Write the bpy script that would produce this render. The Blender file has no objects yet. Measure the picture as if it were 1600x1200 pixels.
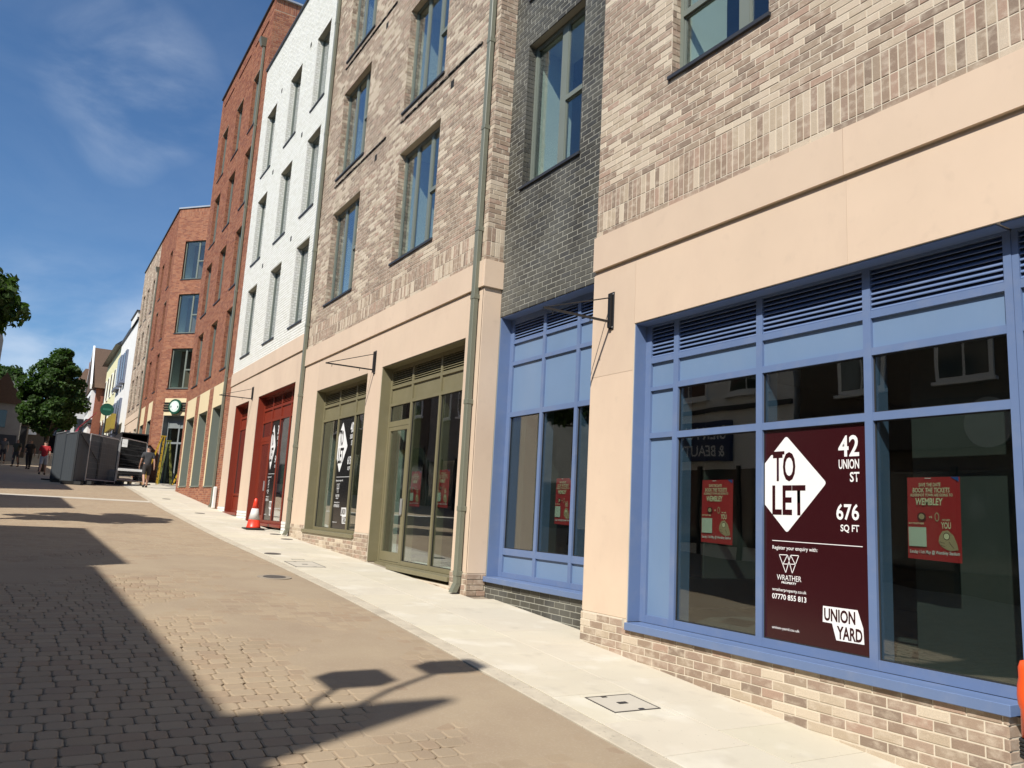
import bpy, math, random
import numpy as np
from mathutils import Vector, Matrix

random.seed(7); RNG = np.random.RandomState(7)
scene = bpy.context.scene
COL = scene.collection

# ------------------------------------------------------------------ camera
FPX = 1247.44                                   # focal length in photo pixels (1600 wide)
YAW, PIT, ROL = math.radians(30.7066), math.radians(9.64265), math.radians(3.10419)
_fw = Vector((math.sin(YAW) * math.cos(PIT), math.cos(YAW) * math.cos(PIT), math.sin(PIT)))
_rt = Vector((math.cos(YAW), -math.sin(YAW), 0.0)); _up = _rt.cross(_fw)
CR = _rt * math.cos(ROL) + _up * math.sin(ROL); CU = -_rt * math.sin(ROL) + _up * math.cos(ROL)
cd = bpy.data.cameras.new("camera"); cam = bpy.data.objects.new("camera", cd); COL.objects.link(cam)
cd.sensor_width = 36.0; cd.lens = FPX / 1600 * 36.0; cd.clip_start = 0.05; cd.clip_end = 3000
cam.matrix_world = Matrix(((CR.x, CU.x, -_fw.x, 0), (CR.y, CU.y, -_fw.y, 0), (CR.z, CU.z, -_fw.z, 0), (0, 0, 0, 1)))
scene.camera = cam

# ------------------------------------------------------------------ sky, sun, exposure
SUN = Vector((-1.0, -0.64, 1.2)).normalized()   # towards the sun
world = bpy.data.worlds.new("World"); scene.world = world; world.use_nodes = True
wt = world.node_tree; wn = wt.nodes; bg = wn['Background']
sky = wn.new('ShaderNodeTexSky'); sky.sky_type = 'NISHITA'; sky.sun_disc = False
sky.sun_elevation = math.asin(SUN.z); sky.sun_rotation = math.atan2(SUN.x, SUN.y) % (2 * math.pi)
sky.air_density = 1.0; sky.dust_density = 0.6; sky.ozone_density = 4.0; sky.altitude = 50
bg.inputs[1].default_value = 0.085
tc = wn.new('ShaderNodeTexCoord')
CLOUDS = [(-.033, .887, .461, 5, .05), (.003, .891, .455, 5, .10), (.038, .894, .447, 6, .32), (.063, .900, .432, 5, .34), (.042, .921, .388, 3.5, .26), (.13, .93, .34, 4, .14), (-.008, .994, .11, 11, .42), (.045, .995, .05, 15, .70),
          (-.8, .5, .33, 22, .3), (-.95, -.1, .3, 25, .3), (-.4, -.8, .45, 20, .25), (.5, -.75, .43, 22, .3), (.8, .3, .5, 20, .22)]
mp = wn.new('ShaderNodeMapping'); mp.inputs['Scale'].default_value = (2.6, 2.0, 5.0); mp.inputs['Rotation'].default_value = (0.3, -0.5, 0.3)
wt.links.new(tc.outputs['Generated'], mp.inputs[0])
cn = wn.new('ShaderNodeTexNoise'); cn.inputs['Scale'].default_value = 2.2; cn.inputs['Detail'].default_value = 10; cn.inputs['Roughness'].default_value = 0.55; cn.inputs['Distortion'].default_value = 0.4
wt.links.new(mp.outputs[0], cn.inputs['Vector'])
def wmath(op, a, b=None):
    n = wn.new('ShaderNodeMath'); n.operation = op
    for i, v in enumerate((a, b)):
        if v is None: continue
        if hasattr(v, 'links'): wt.links.new(v, n.inputs[i])
        else: n.inputs[i].default_value = v
    return n.outputs[0]
def wrange(v, a, b, c, d):
    n = wn.new('ShaderNodeMapRange'); n.interpolation_type = 'SMOOTHSTEP'; wt.links.new(v, n.inputs[0])
    for i, q in enumerate((a, b, c, d)): n.inputs[i + 1].default_value = q
    return n.outputs[0]
cover_ = None        # wispy clouds gather in a few parts of the sky, thinly elsewhere
for dx, dy, dz, ang, amt in CLOUDS:
    dn = wn.new('ShaderNodeVectorMath'); dn.operation = 'DOT_PRODUCT'; wt.links.new(tc.outputs['Generated'], dn.inputs[0]); dn.inputs[1].default_value = (dx, dy, dz)
    k_ = wrange(dn.outputs['Value'], math.cos(math.radians(ang)), 1.0, 0.0, amt); cover_ = k_ if cover_ is None else wmath('MAXIMUM', cover_, k_)
cover_ = wmath('MAXIMUM', cover_, 0.05)
wisp = wrange(cn.outputs[0], 0.30, 0.72, 0.0, 1.0); cfac = wmath('MULTIPLY', wisp, cover_)
cm = wn.new('ShaderNodeMixRGB'); cm.inputs[2].default_value = (7.6, 8.4, 9.6, 1); wt.links.new(cfac, cm.inputs[0])
sm = wn.new('ShaderNodeMixRGB'); sm.blend_type = 'MULTIPLY'; sm.inputs[0].default_value = 1; sm.inputs[2].default_value = (.74, .97, 1.14, 1); wt.links.new(sky.outputs[0], sm.inputs[1]); wt.links.new(sm.outputs[0], cm.inputs[1]); wt.links.new(cm.outputs[0], bg.inputs[0])
sl = bpy.data.lights.new("sun", 'SUN'); sun = bpy.data.objects.new("sun", sl); COL.objects.link(sun)
sl.energy = 5.0; sl.angle = math.radians(0.53); sl.color = (1.0, 0.95, 0.87)
sun.rotation_euler = SUN.to_track_quat('Z', 'Y').to_euler(); sun.location = (-20, -15, 30)
scene.view_settings.view_transform = 'Standard'; scene.view_settings.look = 'None'
scene.view_settings.exposure = 0.3; scene.view_settings.gamma = 1.0; scene.view_settings.use_curve_mapping = False
scene.cycles.max_bounces = 8; scene.cycles.diffuse_bounces = 2; scene.cycles.glossy_bounces = 4
scene.cycles.transparent_max_bounces = 16; scene.cycles.transmission_bounces = 4
scene.cycles.caustics_reflective = False; scene.cycles.caustics_refractive = False

# ------------------------------------------------------------------ materials
def nt(name):
    m = bpy.data.materials.new(name); m.use_nodes = True
    t = m.node_tree; b = t.nodes['Principled BSDF']; return m, t, b

def mix(t, a, b, f, mode='MIX'):
    x = t.nodes.new('ShaderNodeMixRGB'); x.blend_type = mode
    for i, v in ((0, f), (1, a), (2, b)):
        if hasattr(v, 'links'): t.links.new(v, x.inputs[i])
        elif isinstance(v, (int, float)): x.inputs[i].default_value = v
        else: x.inputs[i].default_value = (*v, 1) if len(v) == 3 else v
    return x.outputs[0]

def noise(t, scale, detail=4, rough=.55, vec=None, stretch=None):
    g = t.nodes.new('ShaderNodeNewGeometry'); out = g.outputs['Position'] if vec is None else vec
    if stretch:
        m = t.nodes.new('ShaderNodeMapping'); m.inputs['Scale'].default_value = stretch; t.links.new(out, m.inputs[0]); out = m.outputs[0]
    n = t.nodes.new('ShaderNodeTexNoise'); n.inputs['Scale'].default_value = scale; n.inputs['Detail'].default_value = detail; n.inputs['Roughness'].default_value = rough
    t.links.new(out, n.inputs['Vector']); return n.outputs[0]

def ramp(t, v, p0, p1, c0=0.0, c1=1.0):
    r = t.nodes.new('ShaderNodeMapRange'); r.inputs[1].default_value = p0; r.inputs[2].default_value = p1
    r.inputs[3].default_value = c0; r.inputs[4].default_value = c1; t.links.new(v, r.inputs[0]); return r.outputs[0]

def bump(t, b, h, strength, dist=0.01):
    n = t.nodes.new('ShaderNodeBump'); n.inputs['Strength'].default_value = strength; n.inputs['Distance'].default_value = dist
    t.links.new(h, n.inputs['Height']); t.links.new(n.outputs[0], b.inputs['Normal'])

def pm(name, col, rough=.6, metal=0.0, var=.12, scale=3.0, bmp=0.0, bscale=80, spec=.5, stain=None, stain_amt=0.0, stain_scale=1.2, stretch=None, attr=False, coat=0.0):
    m, t, b = nt(name)
    base = col
    if attr:
        a = t.nodes.new('ShaderNodeAttribute'); a.attribute_name = 'tint'; base = a.outputs['Color']
    n1 = noise(t, scale); f = ramp(t, n1, .25, .75, 1 - var, 1 + var * .6)
    c = mix(t, base, (1, 1, 1), 1.0, 'MULTIPLY')
    g = t.nodes.new('ShaderNodeCombineXYZ')
    for i in range(3): t.links.new(f, g.inputs[i])
    c = mix(t, c, g.outputs[0], 1.0, 'MULTIPLY')
    if stain:
        sn = noise(t, stain_scale, 6, .65, stretch=stretch); c = mix(t, c, stain, ramp(t, sn, .48, .72, 0, stain_amt))
    t.links.new(c, b.inputs['Base Color'])
    b.inputs['Roughness'].default_value = rough; b.inputs['Metallic'].default_value = metal
    b.inputs['Specular IOR Level'].default_value = spec; b.inputs['Coat Weight'].default_value = coat
    if bmp: bump(t, b, noise(t, bscale, 5, .6), bmp, .004)
    return m

def brick_mat(name, light, light_amt, rough=.85, b_amt=.5, bloom=None, bloom_amt=0.0):
    m, t, b = nt(name)
    a = t.nodes.new('ShaderNodeAttribute'); a.attribute_name = 'tint'
    n1 = noise(t, 10, 4, .55, stretch=(1, 1, 1.6)); n2 = noise(t, 140, 4, .6)
    c = mix(t, a.outputs['Color'], light, ramp(t, n1, .48, .70, 0, light_amt))
    f = ramp(t, n2, .2, .8, .78, 1.14); g = t.nodes.new('ShaderNodeCombineXYZ')
    for i in range(3): t.links.new(f, g.inputs[i])
    c = mix(t, c, g.outputs[0], 1.0, 'MULTIPLY')
    sp = noise(t, 260, 2, .5); c = mix(t, c, (.05, .045, .04), ramp(t, sp, .66, .74, 0, .35))
    if bloom:
        bn = noise(t, .9, 5, .6, stretch=(1, 1, .55)); c = mix(t, c, bloom, ramp(t, bn, .42, .7, 0, bloom_amt))
    t.links.new(c, b.inputs['Base Color']); b.inputs['Roughness'].default_value = rough; b.inputs['Specular IOR Level'].default_value = .25
    bump(t, b, n2, b_amt, .004)
    return m

def vary_by_object(m, lo, hi):
    t = m.node_tree; b = t.nodes['Principled BSDF']; src = b.inputs['Base Color'].links[0].from_socket
    oi = t.nodes.new('ShaderNodeObjectInfo'); f = ramp(t, oi.outputs['Random'], 0, 1, 0, 1); c = mix(t, lo, hi, f); t.links.new(mix(t, src, c, 1.0, 'MULTIPLY'), b.inputs['Base Color'])

def spots(m, col, scale, p0, p1, amt):
    t = m.node_tree; b = t.nodes['Principled BSDF']; src = b.inputs['Base Color'].links[0].from_socket
    t.links.new(mix(t, src, col, ramp(t, noise(t, scale, 3, .5), p0, p1, 0, amt)), b.inputs['Base Color'])

def glass_mat(name, tint=(.62, .72, .68), boost=1.0):
    m = bpy.data.materials.new(name); m.use_nodes = True; t = m.node_tree; t.nodes.clear()
    o = t.nodes.new('ShaderNodeOutputMaterial'); mx = t.nodes.new('ShaderNodeMixShader')
    tr = t.nodes.new('ShaderNodeBsdfTransparent'); tr.inputs[0].default_value = (*tint, 1)
    gl = t.nodes.new('ShaderNodeBsdfGlossy'); gl.inputs['Roughness'].default_value = 0.0; gl.inputs[0].default_value = (.95, .97, 1, 1)
    g = t.nodes.new('ShaderNodeNewGeometry'); d = t.nodes.new('ShaderNodeVectorMath'); d.operation = 'DOT_PRODUCT'
    t.links.new(g.outputs['Normal'], d.inputs[0]); t.links.new(g.outputs['Incoming'], d.inputs[1])
    ab = t.nodes.new('ShaderNodeMath'); ab.operation = 'ABSOLUTE'; t.links.new(d.outputs['Value'], ab.inputs[0])
    s1 = t.nodes.new('ShaderNodeMath'); s1.operation = 'SUBTRACT'; s1.inputs[0].default_value = 1; t.links.new(ab.outputs[0], s1.inputs[1])
    pw = t.nodes.new('ShaderNodeMath'); pw.operation = 'POWER'; pw.inputs[1].default_value = 5; t.links.new(s1.outputs[0], pw.inputs[0])
    ma = t.nodes.new('ShaderNodeMath'); ma.operation = 'MULTIPLY_ADD'; ma.inputs[1].default_value = .96 * boost; ma.inputs[2].default_value = .042 * boost
    t.links.new(pw.outputs[0], ma.inputs[0])
    # very slight waviness of the panes
    bn = t.nodes.new('ShaderNodeBump'); bn.inputs['Strength'].default_value = .06; bn.inputs['Distance'].default_value = .02
    t.links.new(noise(t, 1.7, 1, .4), bn.inputs['Height']); t.links.new(bn.outputs[0], gl.inputs['Normal'])
    t.links.new(ma.outputs[0], mx.inputs[0]); t.links.new(tr.outputs[0], mx.inputs[1]); t.links.new(gl.outputs[0], mx.inputs[2]); t.links.new(mx.outputs[0], o.inputs[0])
    return m

M = {}
M['brick_mix'] = brick_mat('mixed_brick', (.60, .51, .40), .6)
M['brick_dark'] = brick_mat('charcoal_brick', (.10, .10, .095), .25, rough=.5, bloom=(.20, .20, .18), bloom_amt=.5)
M['brick_white'] = brick_mat('white_brick', (.80, .79, .73), .4, b_amt=.3)
M['brick_red'] = brick_mat('red_brick', (.37, .19, .12), .35)
M['mortar'] = pm('pale_mortar', (.62, .545, .43), .9, var=.12, bmp=.4, bscale=200)
M['mortar_dark'] = pm('grey_mortar', (.36, .35, .295), .9, bmp=.4, bscale=200)
M['mortar_white'] = pm('white_mortar', (.46, .455, .385), .9)
M['mortar_red'] = pm('buff_mortar', (.36, .26, .19), .9)
M['stone'] = pm('peach_cast_stone', (.66, .515, .385), .8, var=.05, scale=1.3, bmp=.12, bscale=150, stain=(.56, .42, .32), stain_amt=.45, stretch=(1, 1, .45), stain_scale=1.1)
vary_by_object(M['stone'], (.93, .925, .92), (1.02, 1.01, 1.0)); spots(M['stone'], (.52, .40, .30), 7, .60, .75, .25)
M['stone_cream'] = pm('cream_cast_stone', (.70, .58, .36), .8, var=.05, scale=1.3)
M['blue'] = pm('powder_blue_paint', (.128, .188, .335), .42, var=.06, scale=1.6, stain=(.22, .25, .33), stain_amt=.3, stain_scale=5)
M['blue_panel'] = pm('pale_blue_panel', (.155, .238, .375), .40, var=.06, scale=1.2, stain=(.20, .27, .38), stain_amt=.25, stain_scale=2.5, stretch=(1, 1, .4))
M['green'] = pm('olive_green_paint', (.190, .168, .095), .42, var=.07, stain=(.25, .22, .15), stain_amt=.3, stain_scale=5)
M['red'] = pm('brick_red_paint', (.20, .030, .014), .4, var=.05)
M['grey_frame'] = pm('grey_green_window_paint', (.17, .19, .16), .4, var=.04)
M['pipe'] = pm('grey_green_pipe_paint', (.17, .175, .13), .4, var=.05)
M['black'] = pm('black_metal', (.012, .012, .013), .45, var=.1)
M['black_void'] = pm('black_vent', (.01, .01, .01), .9)
M['glass'] = glass_mat('tinted_glass', (.75, .82, .79), 2.8)
M['glass_up'] = glass_mat('upper_glass', (.80, .86, .85), 2.1)
M['glass_far'] = pm('dark_glass', (.03, .035, .04), .08, spec=.8)
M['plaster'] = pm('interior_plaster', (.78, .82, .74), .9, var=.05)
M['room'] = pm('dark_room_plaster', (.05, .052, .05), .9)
M['floor_in'] = pm('screed_floor', (.16, .16, .15), .8)
M['lead'] = pm('dark_coping_metal', (.035, .037, .042), .45)
M['roof_felt'] = pm('roof_felt', (.12, .12, .12), .9)
M['render_white'] = pm('white_render', (.74, .73, .70), .85, var=.05, stain=(.55, .54, .5), stain_amt=.3)
M['render_yellow'] = pm('pale_yellow_render', (.70, .66, .40), .85)
M['render_grey'] = pm('old_grey_stone', (.23, .22, .20), .9, stain=(.12, .115, .1), stain_amt=.6)
M['render_brown'] = pm('dark_brown_brick_wall', (.10, .075, .055), .9, var=.25, scale=9)
M['tile_roof'] = pm('brown_roof_tiles', (.115, .07, .045), .9, var=.35, scale=14, bmp=.6, bscale=25)
M['red_wall'] = pm('old_red_brick_wall', (.24, .085, .05), .9, var=.3, scale=12)

# ------------------------------------------------------------------ mesh helpers
WLOC = {}

def set_tint(me, cols):
    a = me.color_attributes.new('tint', 'FLOAT_COLOR', 'POINT'); c = np.ones((len(cols), 4), np.float32); c[:, :3] = cols
    a.data.foreach_set('color', c.ravel())

def mesh_quads(name, V, Fq, mat, tint=None):
    me = bpy.data.meshes.new(name); V = np.asarray(V, np.float32); Fq = np.asarray(Fq, np.int32)
    me.vertices.add(len(V)); me.vertices.foreach_set('co', V.ravel())
    me.loops.add(Fq.size); me.loops.foreach_set('vertex_index', Fq.ravel())
    me.polygons.add(len(Fq)); me.polygons.foreach_set('loop_start', np.arange(0, Fq.size, Fq.shape[1], dtype=np.int32))
    me.polygons.foreach_set('use_smooth', np.zeros(len(Fq), bool)); me.update(calc_edges=True); me.materials.append(mat)
    if tint is not None: set_tint(me, tint)
    return me

def link(name, me, parent=None, loc=(0, 0, 0), kind=None):
    o = bpy.data.objects.new(name, me); COL.objects.link(o)
    w = Vector(loc); WLOC[o.name] = w
    if parent is not None:
        o.parent = parent; o.location = w - WLOC[parent.name]
    else: o.location = w
    if kind: o['kind'] = kind
    return o

def tag(o, label=None, cat=None, group=None, kind=None):
    if label: o['label'] = label
    if cat: o['category'] = cat
    if group: o['group'] = group
    if kind: o['kind'] = kind
    return o

def empty(name, loc, label=None, cat=None, group=None):
    o = bpy.data.objects.new(name, None); COL.objects.link(o); o.location = loc; WLOC[o.name] = Vector(loc)
    o.empty_display_size = .2
    return tag(o, label, cat, group)

def plabel(o, label): o['label'] = label; return o

class MB:
    """collects faces, builds ONE mesh object whose origin is its centre"""
    def __init__(s): s.v = []; s.f = []
    def add(s, vs, fs):
        n = len(s.v); s.v += [tuple(v) for v in vs]; s.f += [tuple(i + n for i in f) for f in fs]; return s
    def hexa(s, p):   # 8 points: bottom ring 0-3, top ring 4-7
        return s.add(p, [(0, 3, 2, 1), (4, 5, 6, 7), (0, 1, 5, 4), (1, 2, 6, 5), (2, 3, 7, 6), (3, 0, 4, 7)])
    def box(s, x0, x1, y0, y1, z0, z1):
        return s.hexa([(x0, y0, z0), (x1, y0, z0), (x1, y1, z0), (x0, y1, z0), (x0, y0, z1), (x1, y0, z1), (x1, y1, z1), (x0, y1, z1)])
    def tube(s, pts, rad, n=10, cap=True):
        pts = [Vector(p) for p in pts]; rr = rad if isinstance(rad, (list, tuple)) else [rad] * len(pts); base = len(s.v)
        for i, p in enumerate(pts):
            d = (pts[min(i + 1, len(pts) - 1)] - pts[max(i - 1, 0)]).normalized()
            a = d.cross(Vector((0, 0, 1)) if abs(d.z) < .9 else Vector((1, 0, 0))).normalized(); b = d.cross(a)
            for k in range(n):
                t = 2 * math.pi * k / n; s.v.append(tuple(p + (a * math.cos(t) + b * math.sin(t)) * rr[i]))
        for i in range(len(pts) - 1):
            for k in range(n):
                s.f.append((base + i * n + k, base + i * n + (k + 1) % n, base + (i + 1) * n + (k + 1) % n, base + (i + 1) * n + k))
        if cap:
            s.f.append(tuple(base + k for k in range(n))[::-1]); s.f.append(tuple(base + (len(pts) - 1) * n + k for k in range(n)))
        return s
    def lathe(s, c, prof, n=20):   # prof: (r, z)
        base = len(s.v)
        for r, z in prof:
            for k in range(n):
                t = 2 * math.pi * k / n; s.v.append((c[0] + r * math.cos(t), c[1] + r * math.sin(t), c[2] + z))
        for i in range(len(prof) - 1):
            for k in range(n):
                s.f.append((base + i * n + k, base + i * n + (k + 1) % n, base + (i + 1) * n + (k + 1) % n, base + (i + 1) * n + k))
        s.f.append(tuple(base + k for k in range(n))[::-1]); s.f.append(tuple(base + (len(prof) - 1) * n + k for k in range(n)))
        return s
    def build(s, name, mat, parent=None, kind=None, bevel=0, smooth=False, label=None):
        V = np.array(s.v, float); c = (V.min(0) + V.max(0)) / 2; me = bpy.data.meshes.new(name)
        me.from_pydata([tuple(v) for v in V - c], [], s.f); me.materials.append(mat); me.update()
        if smooth: me.polygons.foreach_set('use_smooth', [True] * len(me.polygons))
        o = link(name, me, parent, c, kind)
        if bevel:
            b = o.modifiers.new('bevel', 'BEVEL'); b.width = bevel; b.segments = 1; b.limit_method = 'ANGLE'
        if label: o['label'] = label
        return o

class Fac:
    """facade frame: u along the wall (to the viewer's left), v up, d into the wall"""
    def __init__(s, O, U): s.O = Vector(O); s.U = Vector(U).normalized(); s.N = s.U.cross(Vector((0, 0, 1)))
    def p(s, u, v, d): return s.O + s.U * u + s.N * d + Vector((0, 0, v))
    def arr(s, A):     # (n,3) u,v,d -> world
        A = np.asarray(A, float); return np.array(s.O)[None] + A[:, :1] * np.array(s.U)[None] + A[:, 2:] * np.array(s.N)[None] + A[:, 1:2] * np.array([[0, 0, 1.]])
    def box(s, mb, u0, u1, v0, v1, d0, d1):
        mb.hexa([s.p(u0, v0, d0), s.p(u0, v0, d1), s.p(u1, v0, d1), s.p(u1, v0, d0), s.p(u0, v1, d0), s.p(u0, v1, d1), s.p(u1, v1, d1), s.p(u1, v1, d0)]); return mb
    def b(s, name, mat, parent, u0, u1, v0, v1, d0, d1, **k): return s.box(MB(), u0, u1, v0, v1, d0, d1).build(name, mat, parent, **k)

class FacF(Fac):
    def __init__(s, O, U): s.O = Vector(O); s.U = Vector(U).normalized(); s.N = -s.U.cross(Vector((0, 0, 1)))

FR = Fac((5.4, 0, 0), (0, 1, 0))      # main building line
GY = np.array([-60, -30, 0, 3.66, 7.3, 10.1, 13.8, 18.6, 23.3, 27.3, 36.2, 45, 52, 60, 80, 120, 200, 900])
GZ = np.array([-6.2, -4.0, -1.80, -1.52, -1.245, -1.07, -.89, -.68, -.42, -.19, .42, .86, 1.2, 1.7, 3.2, 5.4, 8.2, 20])
_gyf = np.linspace(-60, 900, 9601); _gzf = np.interp(_gyf, GY, GZ)
_k = np.ones(31) / 31; _gzs = _gzf.copy(); _gzs[15:-15] = np.convolve(_gzf, _k, 'valid')
def g(y): return float(np.interp(y, _gyf, _gzs))
def ga(y): return np.interp(y, _gyf, _gzs)

def project(P):
    P = np.asarray(P, float); x = P @ np.array(CR); y = P @ np.array(CU); z = P @ np.array(_fw)
    return 800 + FPX * x / np.maximum(z, 1e-3), 600 - FPX * y / np.maximum(z, 1e-3), z

# ------------------------------------------------------------------ bricks
# each brick: u0,u1,v0,v1,d(front),tint index
PAL_MIX = np.array([(.315, .240, .182), (.355, .272, .208), (.285, .215, .165), (.33, .248, .195), (.375, .288, .225), (.26, .202, .158), (.39, .280, .218), (.34, .272, .208), (.49, .415, .32), (.55, .47, .37), (.45, .375, .285), (.58, .505, .40)]) * np.array([[1.02, .985, .945]])
PAL_DARK = np.array([(.062, .058, .047), (.075, .070, .056), (.050, .047, .040), (.088, .082, .064), (.066, .061, .050), (.055, .053, .048)])
PAL_WHITE = np.array([(.77, .765, .70), (.80, .795, .74), (.74, .73, .66), (.79, .78, .725)])
PAL_RED = np.array([(.30, .115, .062), (.345, .14, .076), (.26, .092, .052), (.32, .138, .078), (.225, .080, .050), (.37, .155, .085), (.275, .105, .062)])

def pick(rng, npal, u, v):
    if npal != 12: return rng.randint(npal)
    n = .5 * math.sin(2.1 * u + 1.3 * v + .4) + .5 * math.sin(3.7 * u - 2.9 * v + 1.9) + .35 * math.sin(8.3 * v + 1.7 * u)
    return rng.randint(8, 12) if rng.uniform(-1, 1) + .75 * n > .38 else rng.randint(0, 8)

def lay(u0, u1, v0, v1, holes, npal, course=.075, length=.225, joint=.010, phase=0.0, rng=None, d=0.0, jit=.0016, soldier=False, dfun=None):
    rng = rng or RNG; out = []
    if soldier: course, length = length, course
    nrow = int(round((v1 - v0) / course))
    for r in range(nrow):
        a = v0 + r * course; b = a + course - joint
        segs = [(u0, u1)]
        for h in holes:
            if h[2] < (a + b) / 2 < h[3]:
                ns = []
                for s in segs:
                    if h[1] <= s[0] or h[0] >= s[1]: ns.append(s); continue
                    if h[0] > s[0]: ns.append((s[0], h[0]))
                    if h[1] < s[1]: ns.append((h[1], s[1]))
                segs = ns
        off = 0 if soldier else (0.5 * (r % 2) + (.25 if (r // 2) % 5 == 3 else 0)) * length
        off = (off + phase) % length
        for s in segs:
            k = math.floor((s[0] - off) / length); x = off + k * length
            while x < s[1]:
                p, q = max(x, s[0]), min(x + length - joint, s[1])
                if q - p > .02:
                    dd = d + (dfun((p + q) / 2, (a + b) / 2) if dfun else 0)
                    out.append((p, q, a, b, dd + rng.uniform(-jit, jit), pick(rng, npal, p, a)))
                x += length
    return out

def runs(n, npal, rng):    # unused helper kept simple: independent tints
    return rng.randint(0, npal, n)

def brick_arrays(fac, B, depth=.012, chamfer=0.0):
    B = np.asarray(B, float); n = len(B); u0, u1, v0, v1, d = B[:, 0], B[:, 1], B[:, 2], B[:, 3], B[:, 4]
    db = d + depth + .004; c = chamfer
    if chamfer:
        P = np.stack([np.stack(x, 1) for x in (
            (u0, v0, db), (u1, v0, db), (u1, v1, db), (u0, v1, db),
            (u0, v0, d + c), (u1, v0, d + c), (u1, v1, d + c), (u0, v1, d + c),
            (u0 + c, v0 + c, d), (u1 - c, v0 + c, d), (u1 - c, v1 - c, d), (u0 + c, v1 - c, d))], 1)
        F = [(8, 11, 10, 9), (4, 8, 9, 5), (5, 9, 10, 6), (6, 10, 11, 7), (7, 11, 8, 4), (0, 4, 5, 1), (1, 5, 6, 2), (2, 6, 7, 3), (3, 7, 4, 0)]; k = 12
    else:
        P = np.stack([np.stack(x, 1) for x in ((u0, v0, db), (u1, v0, db), (u1, v1, db), (u0, v1, db), (u0, v0, d), (u1, v0, d), (u1, v1, d), (u0, v1, d))], 1)
        F = [(4, 7, 6, 5), (0, 4, 5, 1), (1, 5, 6, 2), (2, 6, 7, 3), (3, 7, 4, 0)]; k = 8
    V = fac.arr(P.reshape(-1, 3)); F = (np.array(F)[None] + (np.arange(n) * k)[:, None, None]).reshape(-1, 4)
    return V, F, k

def tints(B, pal):
    B = np.asarray(B, float); t = pal[B[:, 5].astype(int)].copy(); return t

BR_CACHE = {}
def put_bricks(parent, fac, B, pal, mat, parts=0, stuff_name='brickwork', chamfer=.003, name='brick'):
    """the `parts` bricks that show largest become objects called brick, the rest one joined part"""
    if not len(B): return
    A = np.asarray(B, float); sel = np.zeros(len(A), bool)
    if parts:
        cen = fac.arr(np.stack([(A[:, 0] + A[:, 1]) / 2, (A[:, 2] + A[:, 3]) / 2, A[:, 4]], 1))
        pu = fac.arr(np.stack([A[:, 1], (A[:, 2] + A[:, 3]) / 2, A[:, 4]], 1)); pv = fac.arr(np.stack([(A[:, 0] + A[:, 1]) / 2, A[:, 3], A[:, 4]], 1))
        x, y, z = project(cen); xu, yu, _ = project(pu); xv, yv, _ = project(pv)
        area = np.abs((xu - x) * (yv - y) - (yu - y) * (xv - x)) * 4
        ok = (z > .5) & (x > -5) & (x < 1605) & (y > -5) & (y < 1205)
        area[~ok] = 0; gz = np.array([g(c[1]) for c in cen]); area[cen[:, 2] < gz] = 0
        idx = np.argsort(-area)[:parts]; sel[idx[area[idx] > 60]] = True
    rest = A[~sel]
    if len(rest):
        V, F, k = brick_arrays(fac, rest, chamfer=chamfer); o = V.mean(0)
        me = mesh_quads(stuff_name, V - o, F, mat, np.repeat(tints(rest, pal), k, 0)); link(stuff_name, me, parent, o, 'stuff')
    for b in A[sel]:
        w, h = b[1] - b[0], b[3] - b[2]; key = (id(pal), round(w, 3), round(h, 3), int(b[5]), mat.name, tuple(fac.U))
        if key not in BR_CACHE:
            q = np.array([[-w / 2, w / 2, -h / 2, h / 2, 0, b[5]]]); f0 = Fac((0, 0, 0), fac.U)
            V, F, k = brick_arrays(f0, q, depth=.02, chamfer=.003); BR_CACHE[key] = mesh_quads(name, V, F, mat, np.repeat(tints(q, pal), k, 0))
        link(name, BR_CACHE[key], parent, fac.p((b[0] + b[1]) / 2, (b[2] + b[3]) / 2, b[4]))

def jamb_bricks(parent, fac, holes, pal, mat, d1=.17, course=.075, v_base=0.0, both=True):
    """brick returns on the sides of openings"""
    V = []; F = []; T = []; rng = RNG
    for (a, b, c, e) in holes:
        for side in ((1, 0) if both else (1,)):
            r0 = math.ceil((c - v_base) / course - .5); r1 = int((e - v_base) / course)
            for r in range(r0, r1):
                v0 = max(v_base + r * course, c); v1 = min(v_base + r * course + course - .01, e)
                if v1 - v0 < .02: continue
                cuts = [(.001, .102), (.112, d1)] if r % 2 else [(.001, .05), (.06, d1)]
                for (p, q) in cuts:
                    u = b if side else a; s = -1 if side else 1
                    P = [(u, v0, p), (u, v1, p), (u, v1, q), (u, v0, q), (u + s * .006, v0, p), (u + s * .006, v1, p), (u + s * .006, v1, q), (u + s * .006, v0, q)]
                    n = len(V); V += P; F += [tuple(n + i for i in f) for f in ((4, 5, 6, 7), (0, 1, 5, 4), (1, 2, 6, 5), (2, 3, 7, 6), (3, 0, 4, 7))]; T += [pal[rng.randint(len(pal))]] * 8
    if not V: return
    F = np.array([list(f) for f in F]); W = fac.arr(V); o = W.mean(0)
    link('jamb_bricks', mesh_quads('jamb_bricks', W - o, F, mat, np.array(T)), parent, o, 'stuff')

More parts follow.
